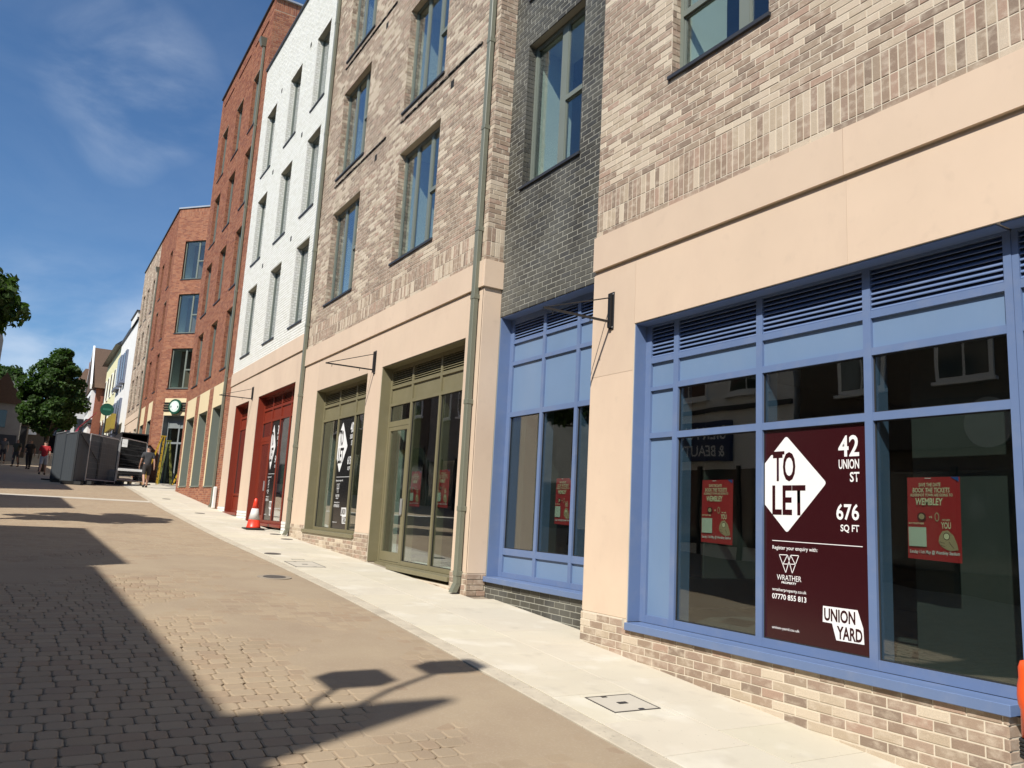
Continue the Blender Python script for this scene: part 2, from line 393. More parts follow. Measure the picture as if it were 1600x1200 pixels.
def wall_sheet(parent, fac, u0, u1, v0, v1, holes, mat, d=.0042, reveal=.2, name='wall', back=9.0, top=True, sides=True, mat2=None):
    """mortar plane with real openings, reveals, sides, back and flat roof: one shell"""
    us = sorted({u0, u1, *[h[0] for h in holes], *[h[1] for h in holes]}); vs = sorted({v0, v1, *[h[2] for h in holes], *[h[3] for h in holes]})
    us = [x for x in us if u0 <= x <= u1]; vs = [x for x in vs if v0 <= x <= v1]; m = MB()
    for i in range(len(us) - 1):
        for j in range(len(vs) - 1):
            cu, cv = (us[i] + us[i + 1]) / 2, (vs[j] + vs[j + 1]) / 2
            if any(h[0] < cu < h[1] and h[2] < cv < h[3] for h in holes): continue
            m.add([fac.p(us[i], vs[j], d), fac.p(us[i + 1], vs[j], d), fac.p(us[i + 1], vs[j + 1], d), fac.p(us[i], vs[j + 1], d)], [(0, 3, 2, 1)])
    for h in holes:
        a, b, c, e = max(h[0], u0), min(h[1], u1), max(h[2], v0), min(h[3], v1)
        r = h[4] if len(h) > 4 else reveal
        for q in (((a, c), (a, e)), ((a, e), (b, e)), ((b, e), (b, c)), ((b, c), (a, c))):
            (p1, q1), (p2, q2) = q; m.add([fac.p(p1, q1, d), fac.p(p2, q2, d), fac.p(p2, q2, r), fac.p(p1, q1, r)], [(0, 1, 2, 3)])
    if sides:
        for u in (u0, u1): m.add([fac.p(u, v0, d), fac.p(u, v0, back), fac.p(u, v1, back), fac.p(u, v1, d)], [(0, 1, 2, 3)])
    m.add([fac.p(u0, v0, back), fac.p(u1, v0, back), fac.p(u1, v1, back), fac.p(u0, v1, back)], [(0, 1, 2, 3)])
    if top: m.add([fac.p(u0, v1, d), fac.p(u1, v1, d), fac.p(u1, v1, back), fac.p(u0, v1, back)], [(0, 1, 2, 3)])
    return m.build(name, mat, parent)

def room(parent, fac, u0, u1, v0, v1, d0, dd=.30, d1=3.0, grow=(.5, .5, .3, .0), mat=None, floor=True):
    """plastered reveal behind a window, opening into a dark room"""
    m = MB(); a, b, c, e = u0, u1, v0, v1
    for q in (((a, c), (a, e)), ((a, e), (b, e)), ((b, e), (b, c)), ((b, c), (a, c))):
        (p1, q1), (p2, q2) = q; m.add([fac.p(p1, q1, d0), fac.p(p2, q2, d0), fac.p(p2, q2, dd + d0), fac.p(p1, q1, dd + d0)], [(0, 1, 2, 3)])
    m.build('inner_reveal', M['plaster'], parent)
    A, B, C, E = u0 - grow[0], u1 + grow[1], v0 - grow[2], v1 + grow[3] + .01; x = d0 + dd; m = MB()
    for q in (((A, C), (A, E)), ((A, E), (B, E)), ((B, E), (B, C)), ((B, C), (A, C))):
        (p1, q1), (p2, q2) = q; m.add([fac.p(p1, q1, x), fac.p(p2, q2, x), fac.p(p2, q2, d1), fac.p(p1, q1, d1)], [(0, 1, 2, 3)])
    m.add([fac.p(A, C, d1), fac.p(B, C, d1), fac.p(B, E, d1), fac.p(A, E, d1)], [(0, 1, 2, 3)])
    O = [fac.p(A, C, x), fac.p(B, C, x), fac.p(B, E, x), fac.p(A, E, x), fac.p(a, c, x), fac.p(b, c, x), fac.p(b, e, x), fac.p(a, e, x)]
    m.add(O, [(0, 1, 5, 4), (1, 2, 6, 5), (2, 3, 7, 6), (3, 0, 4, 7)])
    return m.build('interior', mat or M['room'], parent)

def window(parent, fac, u0, u1, v0, v1, mulls=(), trans=(), d=.15, mat=None, sill=True, glass=None, fw=.06, rm=True, far=False, sill_out=.03):
    """window part: frame mesh with pane, mullion, transom and sill children. trans: (ua, ub, v)"""
    mat = mat or M['grey_frame']; glass = glass or M['glass_up']; m = MB(); e = .004
    fac.box(m, u0 + e, u0 + fw, v0 + e, v1 - e, d, d + .07); fac.box(m, u1 - fw, u1 - e, v0 + e, v1 - e, d, d + .07)
    fac.box(m, u0 + fw, u1 - fw, v0 + e, v0 + fw, d + .002, d + .068); fac.box(m, u0 + fw, u1 - fw, v1 - fw, v1 - e, d + .002, d + .068)
    f = m.build('window', mat, parent)
    edges = [u0 + fw] + [x for c_, w_ in mulls for x in (c_ - w_ / 2, c_ + w_ / 2)] + [u1 - fw]
    for c_, w_ in mulls: fac.b('mullion', mat, f, c_ - w_ / 2, c_ + w_ / 2, v0 + fw, v1 - fw, d + .004, d + .066)
    for i in range(0, len(edges), 2):
        a, b = edges[i], edges[i + 1]; cuts = [v0 + fw]
        for (ta, tb, tv) in sorted(trans, key=lambda t: t[2]):
            if ta < (a + b) / 2 < tb:
                fac.b('transom', mat, f, a, b, tv - .035, tv + .035, d - .012, d + .064); cuts += [tv - .035, tv + .035]
        cuts.append(v1 - fw)
        for j in range(0, len(cuts), 2):
            if far: fac.b('pane', glass, f, a - .004, b + .004, cuts[j] - .004, cuts[j + 1] + .004, d + .030, d + .036)
            else:
                # casement bead
                q = MB(); w = .016; A, B, C, E = a, b, cuts[j], cuts[j + 1]
                for bb in ((A, A + w, C, E), (B - w, B, C, E), (A + w, B - w, C, C + w), (A + w, B - w, E - w, E)): fac.box(q, *bb, d + .014, d + .04)
                q.build('glazing_bead', mat, f); fac.b('pane', glass, f, a + w - .004, b - w + .004, C + w - .004, E - w + .004, d + .026, d + .034)
    if sill: fac.b('sill', M['lead'] if mat is M['grey_frame'] else mat, f, u0 - .02, u1 + .04, v0 - .035, v0 + .004, -sill_out, d + .01)
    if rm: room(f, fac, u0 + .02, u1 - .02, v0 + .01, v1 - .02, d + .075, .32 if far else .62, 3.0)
    return f

def shopfront(parent, fac, u0, u1, v0, v1, dF, mat, cols, panel=None, glass=None, sill=None, mw=None, lining='LR', mdep=.20, label=None, room_d=5.0, base_rail=None, rm=True):
    """cols: list of (ua, ub, [(vb, vt, type)...]); gaps become mullions and transoms"""
    panel = panel or mat; glass = glass or M['glass']; m = MB()
    if lining:
        if 'L' in lining: fac.box(m, u1 - .014, u1 - .001, v0, v1 - .001, .012, dF + .10)
        if 'R' in lining: fac.box(m, u0 + .001, u0 + .014, v0, v1 - .001, .012, dF + .10)
        fac.box(m, u0 + .014, u1 - .014, v1 - .014, v1 - .002, .014, dF + .10)
    sf = m.build('shopfront', mat, parent)
    if label: sf['label'] = label
    cols = sorted(cols, key=lambda c: c[0]); us = [u0 + (.014 if 'R' in lining else .001)] + [x for c in cols for x in c[:2]] + [u1 - (.014 if 'L' in lining else .001)]
    for i in range(0, len(us), 2):
        if us[i + 1] - us[i] > .01: fac.b('mullion', mat, sf, us[i], us[i + 1], v0 + .001, v1 - .015, dF, dF + (mdep if 0 < i < len(us) - 2 else .08))
    for (a, b, cells) in cols:
        cells = sorted(cells, key=lambda c: c[0]); vs = [v0 + .001] + [x for c in cells for x in c[:2]] + [v1 - .015]
        for i in range(0, len(vs), 2):
            if vs[i + 1] - vs[i] > .006: fac.b('transom', mat, sf, a - .001, b + .001, vs[i], vs[i + 1], dF + .003, dF + .075)
        for (c, e, ty) in cells:
            if ty == 'panel': fac.b('infill_panel', panel, sf, a - .003, b + .003, c - .003, e + .003, dF + .030, dF + .05)
            elif ty == 'glass':
                q = MB(); w = .009
                for bb in ((a, a + w, c, e), (b - w, b, c, e), (a + w, b - w, c, c + w), (a + w, b - w, e - w, e)): fac.box(q, *bb, dF + .026, dF + .034)
                q.build('gasket', M['rubber'], sf)
                fac.b('pane', glass, sf, a - .003, b + .003, c - .003, e + .003, dF + .036, dF + .044)
            elif ty == 'louvre':
                n = max(3, int(round((e - c) / .040))); h = (e - c) / n
                for k in range(n):
                    z0 = c + k * h; q = MB()
                    q.hexa([fac.p(a, z0 + .002, dF + .012), fac.p(a, z0 + h * .95, dF + .05), fac.p(b, z0 + h * .95, dF + .05), fac.p(b, z0 + .002, dF + .012),
                            fac.p(a, z0 + .008, dF + .010), fac.p(a, z0 + h * .95 + .006, dF + .048), fac.p(b, z0 + h * .95 + .006, dF + .048), fac.p(b, z0 + .008, dF + .010)])
                    q.build('louvre_slat', mat, sf)
                fac.b('louvre_backing', M['black_void'], sf, a, b, c, e, dF + .066, dF + .072)
            elif ty == 'door':
                q = MB(); w = .075
                for bb in ((a + .006, a + w, c + .006, e - .006), (b - w, b - .006, c + .006, e - .006), (a + w, b - w, c + .006, c + .16), (a + w, b - w, e - w, e - .006)): fac.box(q, *bb, dF + .008, dF + .060)
                dr = q.build('door', mat, sf)
                fac.b('door_pane', glass, sf, a + w - .003, b - w + .003, c + .157, e - w + .003, dF + .034, dF + .042)
                fac.b('door_plate', M['alu'], sf, a + .012, a + .062, c + .82, c + 1.09, dF - .028, dF - .004)
    if sill: fac.b('sill', mat, sf, *sill, bevel=.004)
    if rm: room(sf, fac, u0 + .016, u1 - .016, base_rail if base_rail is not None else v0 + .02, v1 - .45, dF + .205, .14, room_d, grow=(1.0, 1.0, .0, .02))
    return sf

M['rubber'] = pm('black_rubber', (.018, .018, .018), .8)
M['alu'] = pm('brushed_aluminium', (.55, .56, .56), .35, metal=.6)
def stone(parent, fac, u0, u1, v0, v1, d0, d1, mat=None): return fac.b('stone_panel', mat or M['stone'], parent, u0 + .0022, u1 - .0022, v0 + .0018, v1 - .0018, d0, d1)

def downpipe(parent, fac, u, vt, vb, w=.105, joints=(), out=.02, shoe=True, hopper=False):
    m = MB(); fac.box(m, u - w / 2, u + w / 2, vb + .12, vt, -out - w * .72, -out)
    o = m.build('downpipe', M['pipe'], parent, bevel=.006)
    for j in joints: fac.b('pipe_collar', M['pipe'], o, u - w / 2 - .006, u + w / 2 + .006, j - .035, j + .035, -out - w * .72 - .006, -out + .018, bevel=.003)
    if shoe:
        q = MB(); q.hexa([fac.p(u - w / 2, vb + .01, -out - w * 1.25), fac.p(u - w / 2, vb + .01, -out - w * .5), fac.p(u + w / 2, vb + .01, -out - w * .5), fac.p(u + w / 2, vb + .01, -out - w * 1.25),
                          fac.p(u - w / 2, vb + .13, -out - w * .74), fac.p(u - w / 2, vb + .13, -out), fac.p(u + w / 2, vb + .13, -out), fac.p(u + w / 2, vb + .13, -out - w * .74)])
        q.build('pipe_shoe', M['pipe'], o, label='angled outlet shoe at the foot of the downpipe')
    if hopper:
        q = MB(); q.hexa([fac.p(u - .07, vt - .02, -.16), fac.p(u - .07, vt - .02, -.001), fac.p(u + .07, vt - .02, -.001), fac.p(u + .07, vt - .02, -.16),
                          fac.p(u - .16, vt + .28, -.24), fac.p(u - .16, vt + .28, -.001), fac.p(u + .16, vt + .28, -.001), fac.p(u + .16, vt + .28, -.24)]); q.build('hopper', M['pipe'], o)
    return o

# ================================================================== THE SETTING: ground, road, pavement
def strip_mesh(name, xs, ys, zoff, mat, jag=None):
    xs = np.asarray(xs, float); ys = np.asarray(ys, float); X, Y = np.meshgrid(xs, ys); Z = ga(Y) + zoff
    if jag is not None: Z = Z + jag(X, Y)
    V = np.stack([X.ravel(), Y.ravel(), Z.ravel()], 1); nx = len(xs); i = np.arange(len(ys) - 1)[:, None] * nx + np.arange(nx - 1)[None]
    F = np.stack([i, i + 1, i + nx + 1, i + nx], -1).reshape(-1, 4); return V, F

def pnoise(x, y, s=1.0, seed=0):
    r = 0
    for k, (a, b, c, w) in enumerate(((1.3, .7, 0.3, 1.), (-.6, 1.7, 1.1, .8), (2.3, -1.9, 2.0, .6), (3.7, 3.1, .5, .4), (-5.1, 4.3, 4.0, .25), (7.9, -6.2, 1.2, .18))):
        r = r + w * np.sin((a * x + b * y) * s + c + seed * 1.7)
    return r / 2.2

M['ground'] = pm('ground_paving', (.24, .19, .14), .9, var=.15, scale=2)
V, F = strip_mesh('ground', [-700, -60, -20, -6.5, 5.3, 20, 60, 700], [-60, -20, 0, 4, 7.5, 10, 14, 19, 23, 27, 32, 36, 45, 52, 60, 80, 120, 200, 900], -.10, M['ground'])
tag(link('ground', mesh_quads('ground', V, F, M['ground'])), kind='structure')

m_, t_, b_ = nt('jointing_sand')
n1 = noise(t_, 1.1, 5, .6); n2 = noise(t_, 60, 4, .6)
c_ = mix(t_, (.335, .262, .176), (.285, .215, .145), ramp(t_, n1, .35, .7)); c_ = mix(t_, c_, (.42, .35, .27), ramp(t_, n2, .5, .8, 0, .5))
t_.links.new(c_, b_.inputs['Base Color']); b_.inputs['Roughness'].default_value = .95; bump(t_, b_, n2, .5, .003); M['sand'] = m_

def open_joint(x, y):     # 1 where joints have washed out, 0 where sand fills them
    n = pnoise(x, y, .9, 2) * .6 + pnoise(x, y, 2.6, 5) * .5
    near = np.clip((13.5 - y) / 6.0, 0, 1); side = np.clip((2.7 - x) / 1.5, 0, 1)
    return np.clip((n * .55 + near * .9 + side * .9 - 1.05) * 2.2, 0, 1)

RX0, RX1 = -6.2, 3.61
ys_ = np.concatenate([np.arange(2.0, 15, .09), np.arange(15, 60, .5), np.arange(60, 201, 5)]); xs_ = np.concatenate([[-6.2, -4, -2.6], np.arange(-2.4, 3.6, .09), [RX1]])
V, F = strip_mesh('road', xs_, ys_, 0, M['sand'], lambda X, Y: np.where((X > -2.45), np.where(Y < 15, -.0010 - .017 * open_joint(X, Y) + .0034 * np.clip((1 - 3 * open_joint(X, Y)) * (pnoise(X, Y, 1.4, 9) + .35), 0, 1), -.0012), -.0012))
road = tag(link('road', mesh_quads('road', V, F, M['sand'])), kind='structure')
V, F = strip_mesh('road', [-6.2, RX1], np.arange(-40, 2.2, 2.0), -.004, M['sand'])
WLOC['road'] = Vector((0, 0, 0)); link('road_surface', mesh_quads('road_surface', V, F, M['sand']), road)

def sett_material():
    m, t, b = nt('concrete_sett'); a = t.nodes.new('ShaderNodeAttribute'); a.attribute_name = 'tint'
    n = noise(t, 1.3, 5, .6); c = mix(t, a.outputs['Color'], (.36, .28, .187), ramp(t, n, .4, .68, 0, .7))
    n2 = noise(t, 90, 4, .65); c = mix(t, c, (.46, .38, .29), ramp(t, n2, .58, .74, 0, .55)); c = mix(t, c, (.12, .09, .07), ramp(t, noise(t, 150, 3, .6), .62, .75, 0, .5))
    n3 = noise(t, .55, 4, .6); c = mix(t, c, (.22, .175, .13), ramp(t, n3, .5, .75, 0, .35))
    t.links.new(c, b.inputs['Base Color']); b.inputs['Roughness'].default_value = .9; b.inputs['Specular IOR Level'].default_value = .3; bump(t, b, n2, .55, .004); return m
M['sett'] = sett_material()
PAL_SETT = np.array([(.330, .252, .170), (.312, .238, .158), (.350, .270, .182), (.295, .218, .148), (.325, .252, .172), (.31, .226, .15)])

setts = []; y = 2.1; r = 0; rg = np.random.RandomState(3)
while y < 36.0:
    dep = .148; x = -2.45 + rg.uniform(0, .2)
    while x < RX1 - .03:
        w = rg.choice([.125, .155, .185, .215], p=[.2, .3, .3, .2]); x1 = min(x + w, RX1 - .005)
        if not (2.97 < (x + x1) / 2 < 3.44 and 11.5 < y + .07 < 11.95):
            setts.append((x + .004, x1 - .004, y + .004, y + dep - .004, rg.uniform(-.0007, .0007), rg.randint(6)))
        x = x1
    y += dep
setts = np.array(setts)

def sett_arrays(S, ring=True):
    x0, x1, y0, y1, dz = S[:, 0], S[:, 1], S[:, 2], S[:, 3], S[:, 4]; c = .020; e = .009; k = []
    def P(x, y, z): return np.stack([x, y, ga(y) + z + dz], 1)
    # rounded tumbled corners: octagonal outline, top inset
    lo = [(x0 + c, y0), (x1 - c, y0), (x1, y0 + c), (x1, y1 - c), (x1 - c, y1), (x0 + c, y1), (x0, y1 - c), (x0, y0 + c)]
    li = [(x0 + c + e * .5, y0 + e), (x1 - c - e * .5, y0 + e), (x1 - e, y0 + c + e * .5), (x1 - e, y1 - c - e * .5), (x1 - c - e * .5, y1 - e), (x0 + c + e * .5, y1 - e), (x0 + e, y1 - c - e * .5), (x0 + e, y0 + c + e * .5)]
    V = np.stack([P(a, b, -.03) for a, b in lo] + [P(a, b, -.0045) for a, b in lo] + [P(a, b, 0) for a, b in li], 1)
    F = [(i, (i + 1) % 8, 8 + (i + 1) % 8, 8 + i) for i in range(8)] + [(8 + i, 8 + (i + 1) % 8, 16 + (i + 1) % 8, 16 + i) for i in range(8)]
    F += [(16, 17, 18, 19), (16, 19, 20, 23), (20, 21, 22, 23)]
    n = len(S); Fa = (np.array(F)[None] + (np.arange(n) * 24)[:, None, None]).reshape(-1, 4); return V.reshape(-1, 3), Fa, 24

cx, cy = (setts[:, 0] + setts[:, 1]) / 2, (setts[:, 2] + setts[:, 3]) / 2
px, py, pz = project(np.stack([cx, cy, ga(cy)], 1)); inn = (px > 0) & (px < 1600) & (py > 0) & (py < 1205); score = np.where(inn, 1 / np.maximum(pz, .1), 0)
ids = np.argsort(-score)[:300]; selm = np.zeros(len(setts), bool); selm[ids] = True
V, F, k = sett_arrays(setts[~selm]); o_ = V.mean(0); link('sett_paving', mesh_quads('sett_paving', V - o_, F, M['sett'], np.repeat(PAL_SETT[setts[~selm][:, 5].astype(int)], k, 0)), road, o_, 'stuff')
for i in ids:
    S = setts[i:i + 1]; V, F, k = sett_arrays(S); o_ = V.mean(0); link('sett', mesh_quads('sett', V - o_, F, M['sett'], np.repeat(PAL_SETT[S[:, 5].astype(int)], k, 0)), road, o_)

# kerb strip, flush
M['kerb'] = pm('grey_kerb_stone', (.50, .44, .34), .85, var=.15, scale=5, bmp=.3, bscale=120, stain=(.26, .22, .17), stain_amt=.4, stain_scale=3)
M['slab'] = pm('pale_pavement_slab', (.585, .53, .41), .85, var=.06, scale=1.5, bmp=.15, bscale=200, stain=(.52, .465, .37), stain_amt=.5, stain_scale=1.4, attr=True)
M['slab_bed'] = pm('slab_joint_mortar', (.30, .25, .19), .95)
spots(M['slab'], (.40, .36, .29), 3.2, .58, .72, .35); spots(M['slab'], (.26, .22, .17), 38, .70, .74, .55); spots(M['slab'], (.70, .66, .57), 2.1, .56, .7, .4); spots(M['kerb'], (.22, .19, .15), 30, .62, .7, .5)
kerb = empty('kerb', (3.7, 3, g(3))); tag(kerb, kind='structure')
def surf_box(x0, x1, y0, y1, zt, h, name, mat, parent, ns=1, jit=0, tint=None, e=.004):
    V = []; 
    for yy in (y0, y1):
        z = g(yy) + zt + jit; V += [(x0, yy, z - h), (x1, yy, z - h), (x1, yy, z - e), (x0, yy, z - e), (x0 + e, yy + (e if yy == y0 else -e), z), (x1 - e, yy + (e if yy == y0 else -e), z)]
    F = [(0, 1, 7, 6), (1, 2, 8, 7), (2, 5, 11, 8), (5, 4, 10, 11), (4, 3, 9, 10), (3, 0, 6, 9), (0, 3, 2, 1), (2, 3, 4, 5), (6, 7, 8, 9), (8, 11, 10, 9)]
    V = np.array(V); c = V.mean(0); me = mesh_quads(name, V - c, F, mat, None if tint is None else np.array([tint] * 12)); return link(name, me, parent, c)
y = 1.2
while y < 46: surf_box(3.625, 3.795, y + .002, y + .912, .006, .09, 'kerb_stone', M['kerb'], kerb, jit=random.uniform(-.001, .001)); y += .915
V, F = strip_mesh('pavement', [3.6, 5.75], np.arange(0.6, 62, .5), -.012, M['slab_bed'])
pave = link('pavement', mesh_quads('pavement', V, F, M['slab_bed'])); tag(pave, kind='structure')
covers = [(4.07, 4.53, 5.05, 5.44), (3.87, 4.36, 12.95, 13.68)]
for ci, (xa, xb) in enumerate(((3.80, 4.60), (4.60, 5.398))):
    y = .9 + ci * .3
    while y < 46.5:
        L = .66; t = random.uniform(.96, 1.01); tint = (.575 * t, .525 * t * random.uniform(.985, 1.0), .415 * t * random.uniform(.97, 1.01))
        hit = [c for c in covers if c[0] < xb and c[1] > xa and c[2] < y + L and c[3] > y]
        xe = xb if not (ci == 1 and (7.33 < y + L / 2 < 10.02 or y > 36.4)) else (5.70 if y < 12 else 5.74)
        pieces = [(xa, xe, y, y + L)]
        for c in hit:
            np_ = []
            for (a, b, p, q) in pieces:
                if a < c[0]: np_.append((a, c[0], p, q))
                if b > c[1]: np_.append((max(a, c[1]), b, p, q))
                aa, bb = max(a, c[0]), min(b, c[1])
                if aa < bb:
                    if p < c[2]: np_.append((aa, bb, p, min(q, c[2])))
                    if q > c[3]: np_.append((aa, bb, max(p, c[3]), q))
            pieces = np_
        for (a, b, p, q) in pieces:
            if b - a > .02 and q - p > .02: surf_box(a + .0034, b - .0034, p + .0034, q - .0034, .008, .05, 'paving_slab', M['slab'], pave, jit=random.uniform(-.0012, .0012), tint=tint, e=.002)
        y += L
# doorway apron by the cafe corner
V, F = strip_mesh('apron', [5.752, 12], np.arange(36.4, 62, .8), -.004, M['slab_bed']); link('forecourt', mesh_quads('forecourt', V, F, pm('forecourt_concrete', (.40, .37, .31), .9, var=.1)), pave)
# pale band across the road
V, F = strip_mesh('drain', [-6.2, 3.61], [28.95, 29.6], .003, M['slab']); link('crossing_band', mesh_quads('crossing_band', V, F, M['slab'], np.array([(.50, .45, .37)] * len(V))), road)

M['iron'] = pm('cast_iron', (.10, .09, .08), .6, metal=.3, bmp=.5, bscale=60)
M['cover_fill'] = pm('cover_infill', (.50, .455, .375), .85, var=.08, bmp=.2)
def cover(x0, x1, y0, y1, label, fill=True, zt=.011):
    r = empty('access_cover', ((x0 + x1) / 2, (y0 + y1) / 2, g(y0)), label, 'access cover', 'access covers set in the ground')
    m = MB()
    def sb(a, b, c, d, z0, z1, mb): mb.hexa([(a, c, g(c) + z0), (b, c, g(c) + z0), (b, d, g(d) + z0), (a, d, g(d) + z0), (a, c, g(c) + z1), (b, c, g(c) + z1), (b, d, g(d) + z1), (a, d, g(d) + z1)])
    w = .009
    for q in ((x0, x1, y0, y0 + w), (x0, x1, y1 - w, y1), (x0, x0 + w, y0 + w, y1 - w), (x1 - w, x1, y0 + w, y1 - w)): sb(*q, -.03, zt, m)
    m.build('frame', M['iron'], r); m = MB(); sb(x0 + w, x1 - w, y0 + w, y1 - w, -.03, zt - .003, m); m.build('lid', M['cover_fill'] if fill else M['iron'], r)
    for (a, b, c, d) in (((x0 + x1) / 2 - .045, (x0 + x1) / 2 + .045, (y0 + y1) / 2 - .022, (y0 + y1) / 2 + .022), (x0 + .15, x0 + .20, y1 - .04, y1 - .01), (x1 - .2, x1 - .15, y0 + .01, y0 + .04)):
        if fill: m = MB(); sb(a, b, c, d, -.02, zt, m); m.build('key_slot', M['black'], r)
    return r
cover(4.07, 4.53, 5.05, 5.44, 'square access cover in the pale pavement near the blue shopfront')
cover(3.87, 4.36, 12.95, 13.68, 'rectangular access cover in the pavement opposite the green door')
cover(4.09, 4.30, 13.93, 14.05, 'thin dark iron cover just beyond the rectangular pavement cover', False)
def disc_cover(x, y, r, label, ring=None):
    e = empty('round_cover', (x, y, g(y)), label, 'drain cover', 'round covers set in the ground')
    m = MB(); n = 24
    for rr, z, nm, mt in ((r, .0145, 'lid', M['iron']),) + (((ring, .0115, 'surround', M['slab_bed']),) if ring else ()):
        m = MB(); vs = [(x + rr * math.cos(2 * math.pi * k / n), y + rr * math.sin(2 * math.pi * k / n)) for k in range(n)]
        m.add([(a, b, g(b) + z) for a, b in vs] + [(a, b, g(b) - .02) for a, b in vs], [tuple(range(n))] + [(k, k + n, (k + 1) % n + n, (k + 1) % n) for k in range(n)]); m.build(nm, mt, e)
    return e
disc_cover(3.98, 14.85, .15, 'round iron cover at the kerb beyond the rectangular cover')
disc_cover(5.12, 18.05, .13, 'round iron cover beside the brick base of the green window')
disc_cover(5.18, 19.25, .13, 'round iron cover at the foot of the downpipe near the traffic cone')
disc_cover(3.2, 11.72, .16, 'round cover with a pale concrete surround in the block paving', .24)
disc_cover(4.5, 25.2, .14, 'small round cover in the pavement before the red brick block')
disc_cover(4.35, 31.0, .14, 'far round cover in the pavement beside the red brick block')

# ================================================================== BUILDING A: nearest block, mixed brick over blue shopfront
A = empty('shop_building', (5.4, 3, g(3)), 'nearest mixed-brick building with stone fascia and wide blue shopfront', 'building', 'blocks of the new brick terrace')
A_U0, A_U1, A_T = -7.0, 7.31, 11.9
A_shop = (-3.2, 6.565, -1.03, 2.165)
A_win = [(4.72, 6.06, 4.83, 7.08), (4.72, 6.06, 7.92, 10.17), (1.2, 2.9, 4.83, 7.08), (1.2, 2.9, 7.92, 10.17), (-2.6, -.9, 4.83, 7.08), (-2.6, -.9, 7.92, 10.17)]
wall_sheet(A, FR, A_U0, A_U1, -3.3, A_T, [(*A_shop[:2], -1.03, 2.165, .25), (1.25, 2.832, -2.0, -1.03, .25)] + A_win, M['mortar'], back=9)
Bk = []
Bk += lay(A_U0, A_U1, 3.33, 3.405, [], 12, d=-.002)
Bk += lay(A_U0, A_U1, 3.405, 3.855, [], 12, soldier=True)
Bk += lay(A_U0, A_U1, 3.855, A_T, A_win, 12)
put_bricks(A, FR, Bk + lay(2.83, 6.60, -2.06, -1.01, [], 12, d=-.03, phase=.06) + lay(6.60, A_U1, -2.06, -.935, [], 12, d=-.03, phase=.06) + lay(A_U0, 1.22, -3.2, -1.01, [], 12, d=-.03), PAL_MIX, M['brick_mix'], parts=300)
MBp = MB(); FR.box(MBp, 2.835, 6.598, -2.3, -1.034, -.026, .003); FR.box(MBp, 6.60, 7.305, -2.3, -.937, -.026, .003); MBp.build('plinth', M['mortar'], A)
jamb_bricks(A, FR, A_win, PAL_MIX, M['brick_mix'])
put_bricks(A, FacF((5.37, 2.83, 0), (1, 0, 0)), lay(0, .28, -2.06, -1.01, [], 12, d=-.002), PAL_MIX, M['brick_mix'], stuff_name='return_brickwork')
# stone fascia and pier
for (a, b) in ((3.926, A_U1), (1.3, 3.926), (-1.35, 1.3), (-4.0, -1.35), (A_U0, -4.0)): stone(A, FR, a, b, 2.915, 3.327, -.035, .02)
for (a, b) in ((3.926, 6.57), (1.3, 3.926), (-1.35, 1.3), (-3.2, -1.35)): stone(A, FR, a, b, 2.165, 2.90, .0, .09)
stone(A, FR, 6.57, A_U1, 1.652, 2.90, .0, .09); stone(A, FR, 6.57, A_U1, -.93, 1.652, .0, .09)
stone(A, FR, A_U0, -3.2, -.93, 2.90, 0, .09)
FR.b('soffit', M['stone'], A, A_shop[0], 6.567, 2.168, 2.19, .09, .25)
FR.b('coping', M['lead'], A, A_U0, A_U1, A_T, A_T + .06, -.05, .4)
# return of A facing the bay (towards +Y)
FAr = Fac((5.4, 7.31, 0), (-1, 0, 0))
stone(A, Fac((5.4, 7.31, 0), (-1, 0, 0)), -.302, -.002, -.93, 2.90, -.004, .02)
window(A, FR, *A_win[0], mulls=((5.13, .13),), trans=((5.19, 6.0, 5.58),), d=.11)
for w in A_win[1:]: window(A, FR, *w, mulls=(((w[0] + w[1]) / 2 - .3, .12),), d=.11)
colA = lambda a, b, lower='glass', up='glass': (a, b, [(-.88, .91, lower), (.975, 1.43, up), (1.49, 1.73, 'panel'), (1.79, 2.13, 'louvre')])
gl = [colA(4.94 + .0, 4.94 + .0)]
cols = [(6.115, 6.465, [(-.88, .925, 'panel'), (.98, 1.43, 'panel'), (1.47, 1.73, 'panel'), (1.79, 2.13, 'louvre')]), colA(5.015, 6.045), colA(3.915, 4.945), colA(2.82, 3.845)]
shopfront(A, FR, 2.765, 6.565, -.955, 2.165, .16, M['blue'], cols, panel=M['blue_panel'], lining='L', sill=(2.80, 6.52, -1.03, -.957, -.065, .16), base_rail=-.93,
          label='blue shopfront with three large panes and a louvre row')
cols = [(2.30, 2.72, [(-1.5, 1.43, 'panel'), (1.49, 1.73, 'panel'), (1.79, 2.13, 'louvre')]), (1.30, 2.24, [(-1.72, .91, 'door'), (.975, 1.43, 'glass'), (1.49, 1.73, 'panel'), (1.79, 2.13, 'louvre')])]
shopfront(A, FR, 1.25, 2.765, -1.75, 2.165, .165, M['blue'], cols, lining='X', panel=M['blue_panel'], base_rail=-1.6, label='blue glazed door bay beside the wide window')
cols = [colA(.1, 1.18), colA(-1.0, .03), colA(-2.1, -1.07), colA(-3.15, -2.17)]
shopfront(A, FR, -3.2, 1.25, -.955, 2.165, .17, M['blue'], cols, lining='R', panel=M['blue_panel'], sill=(-3.18, 1.22, -1.03, -.957, -.065, .16), base_rail=-.93)

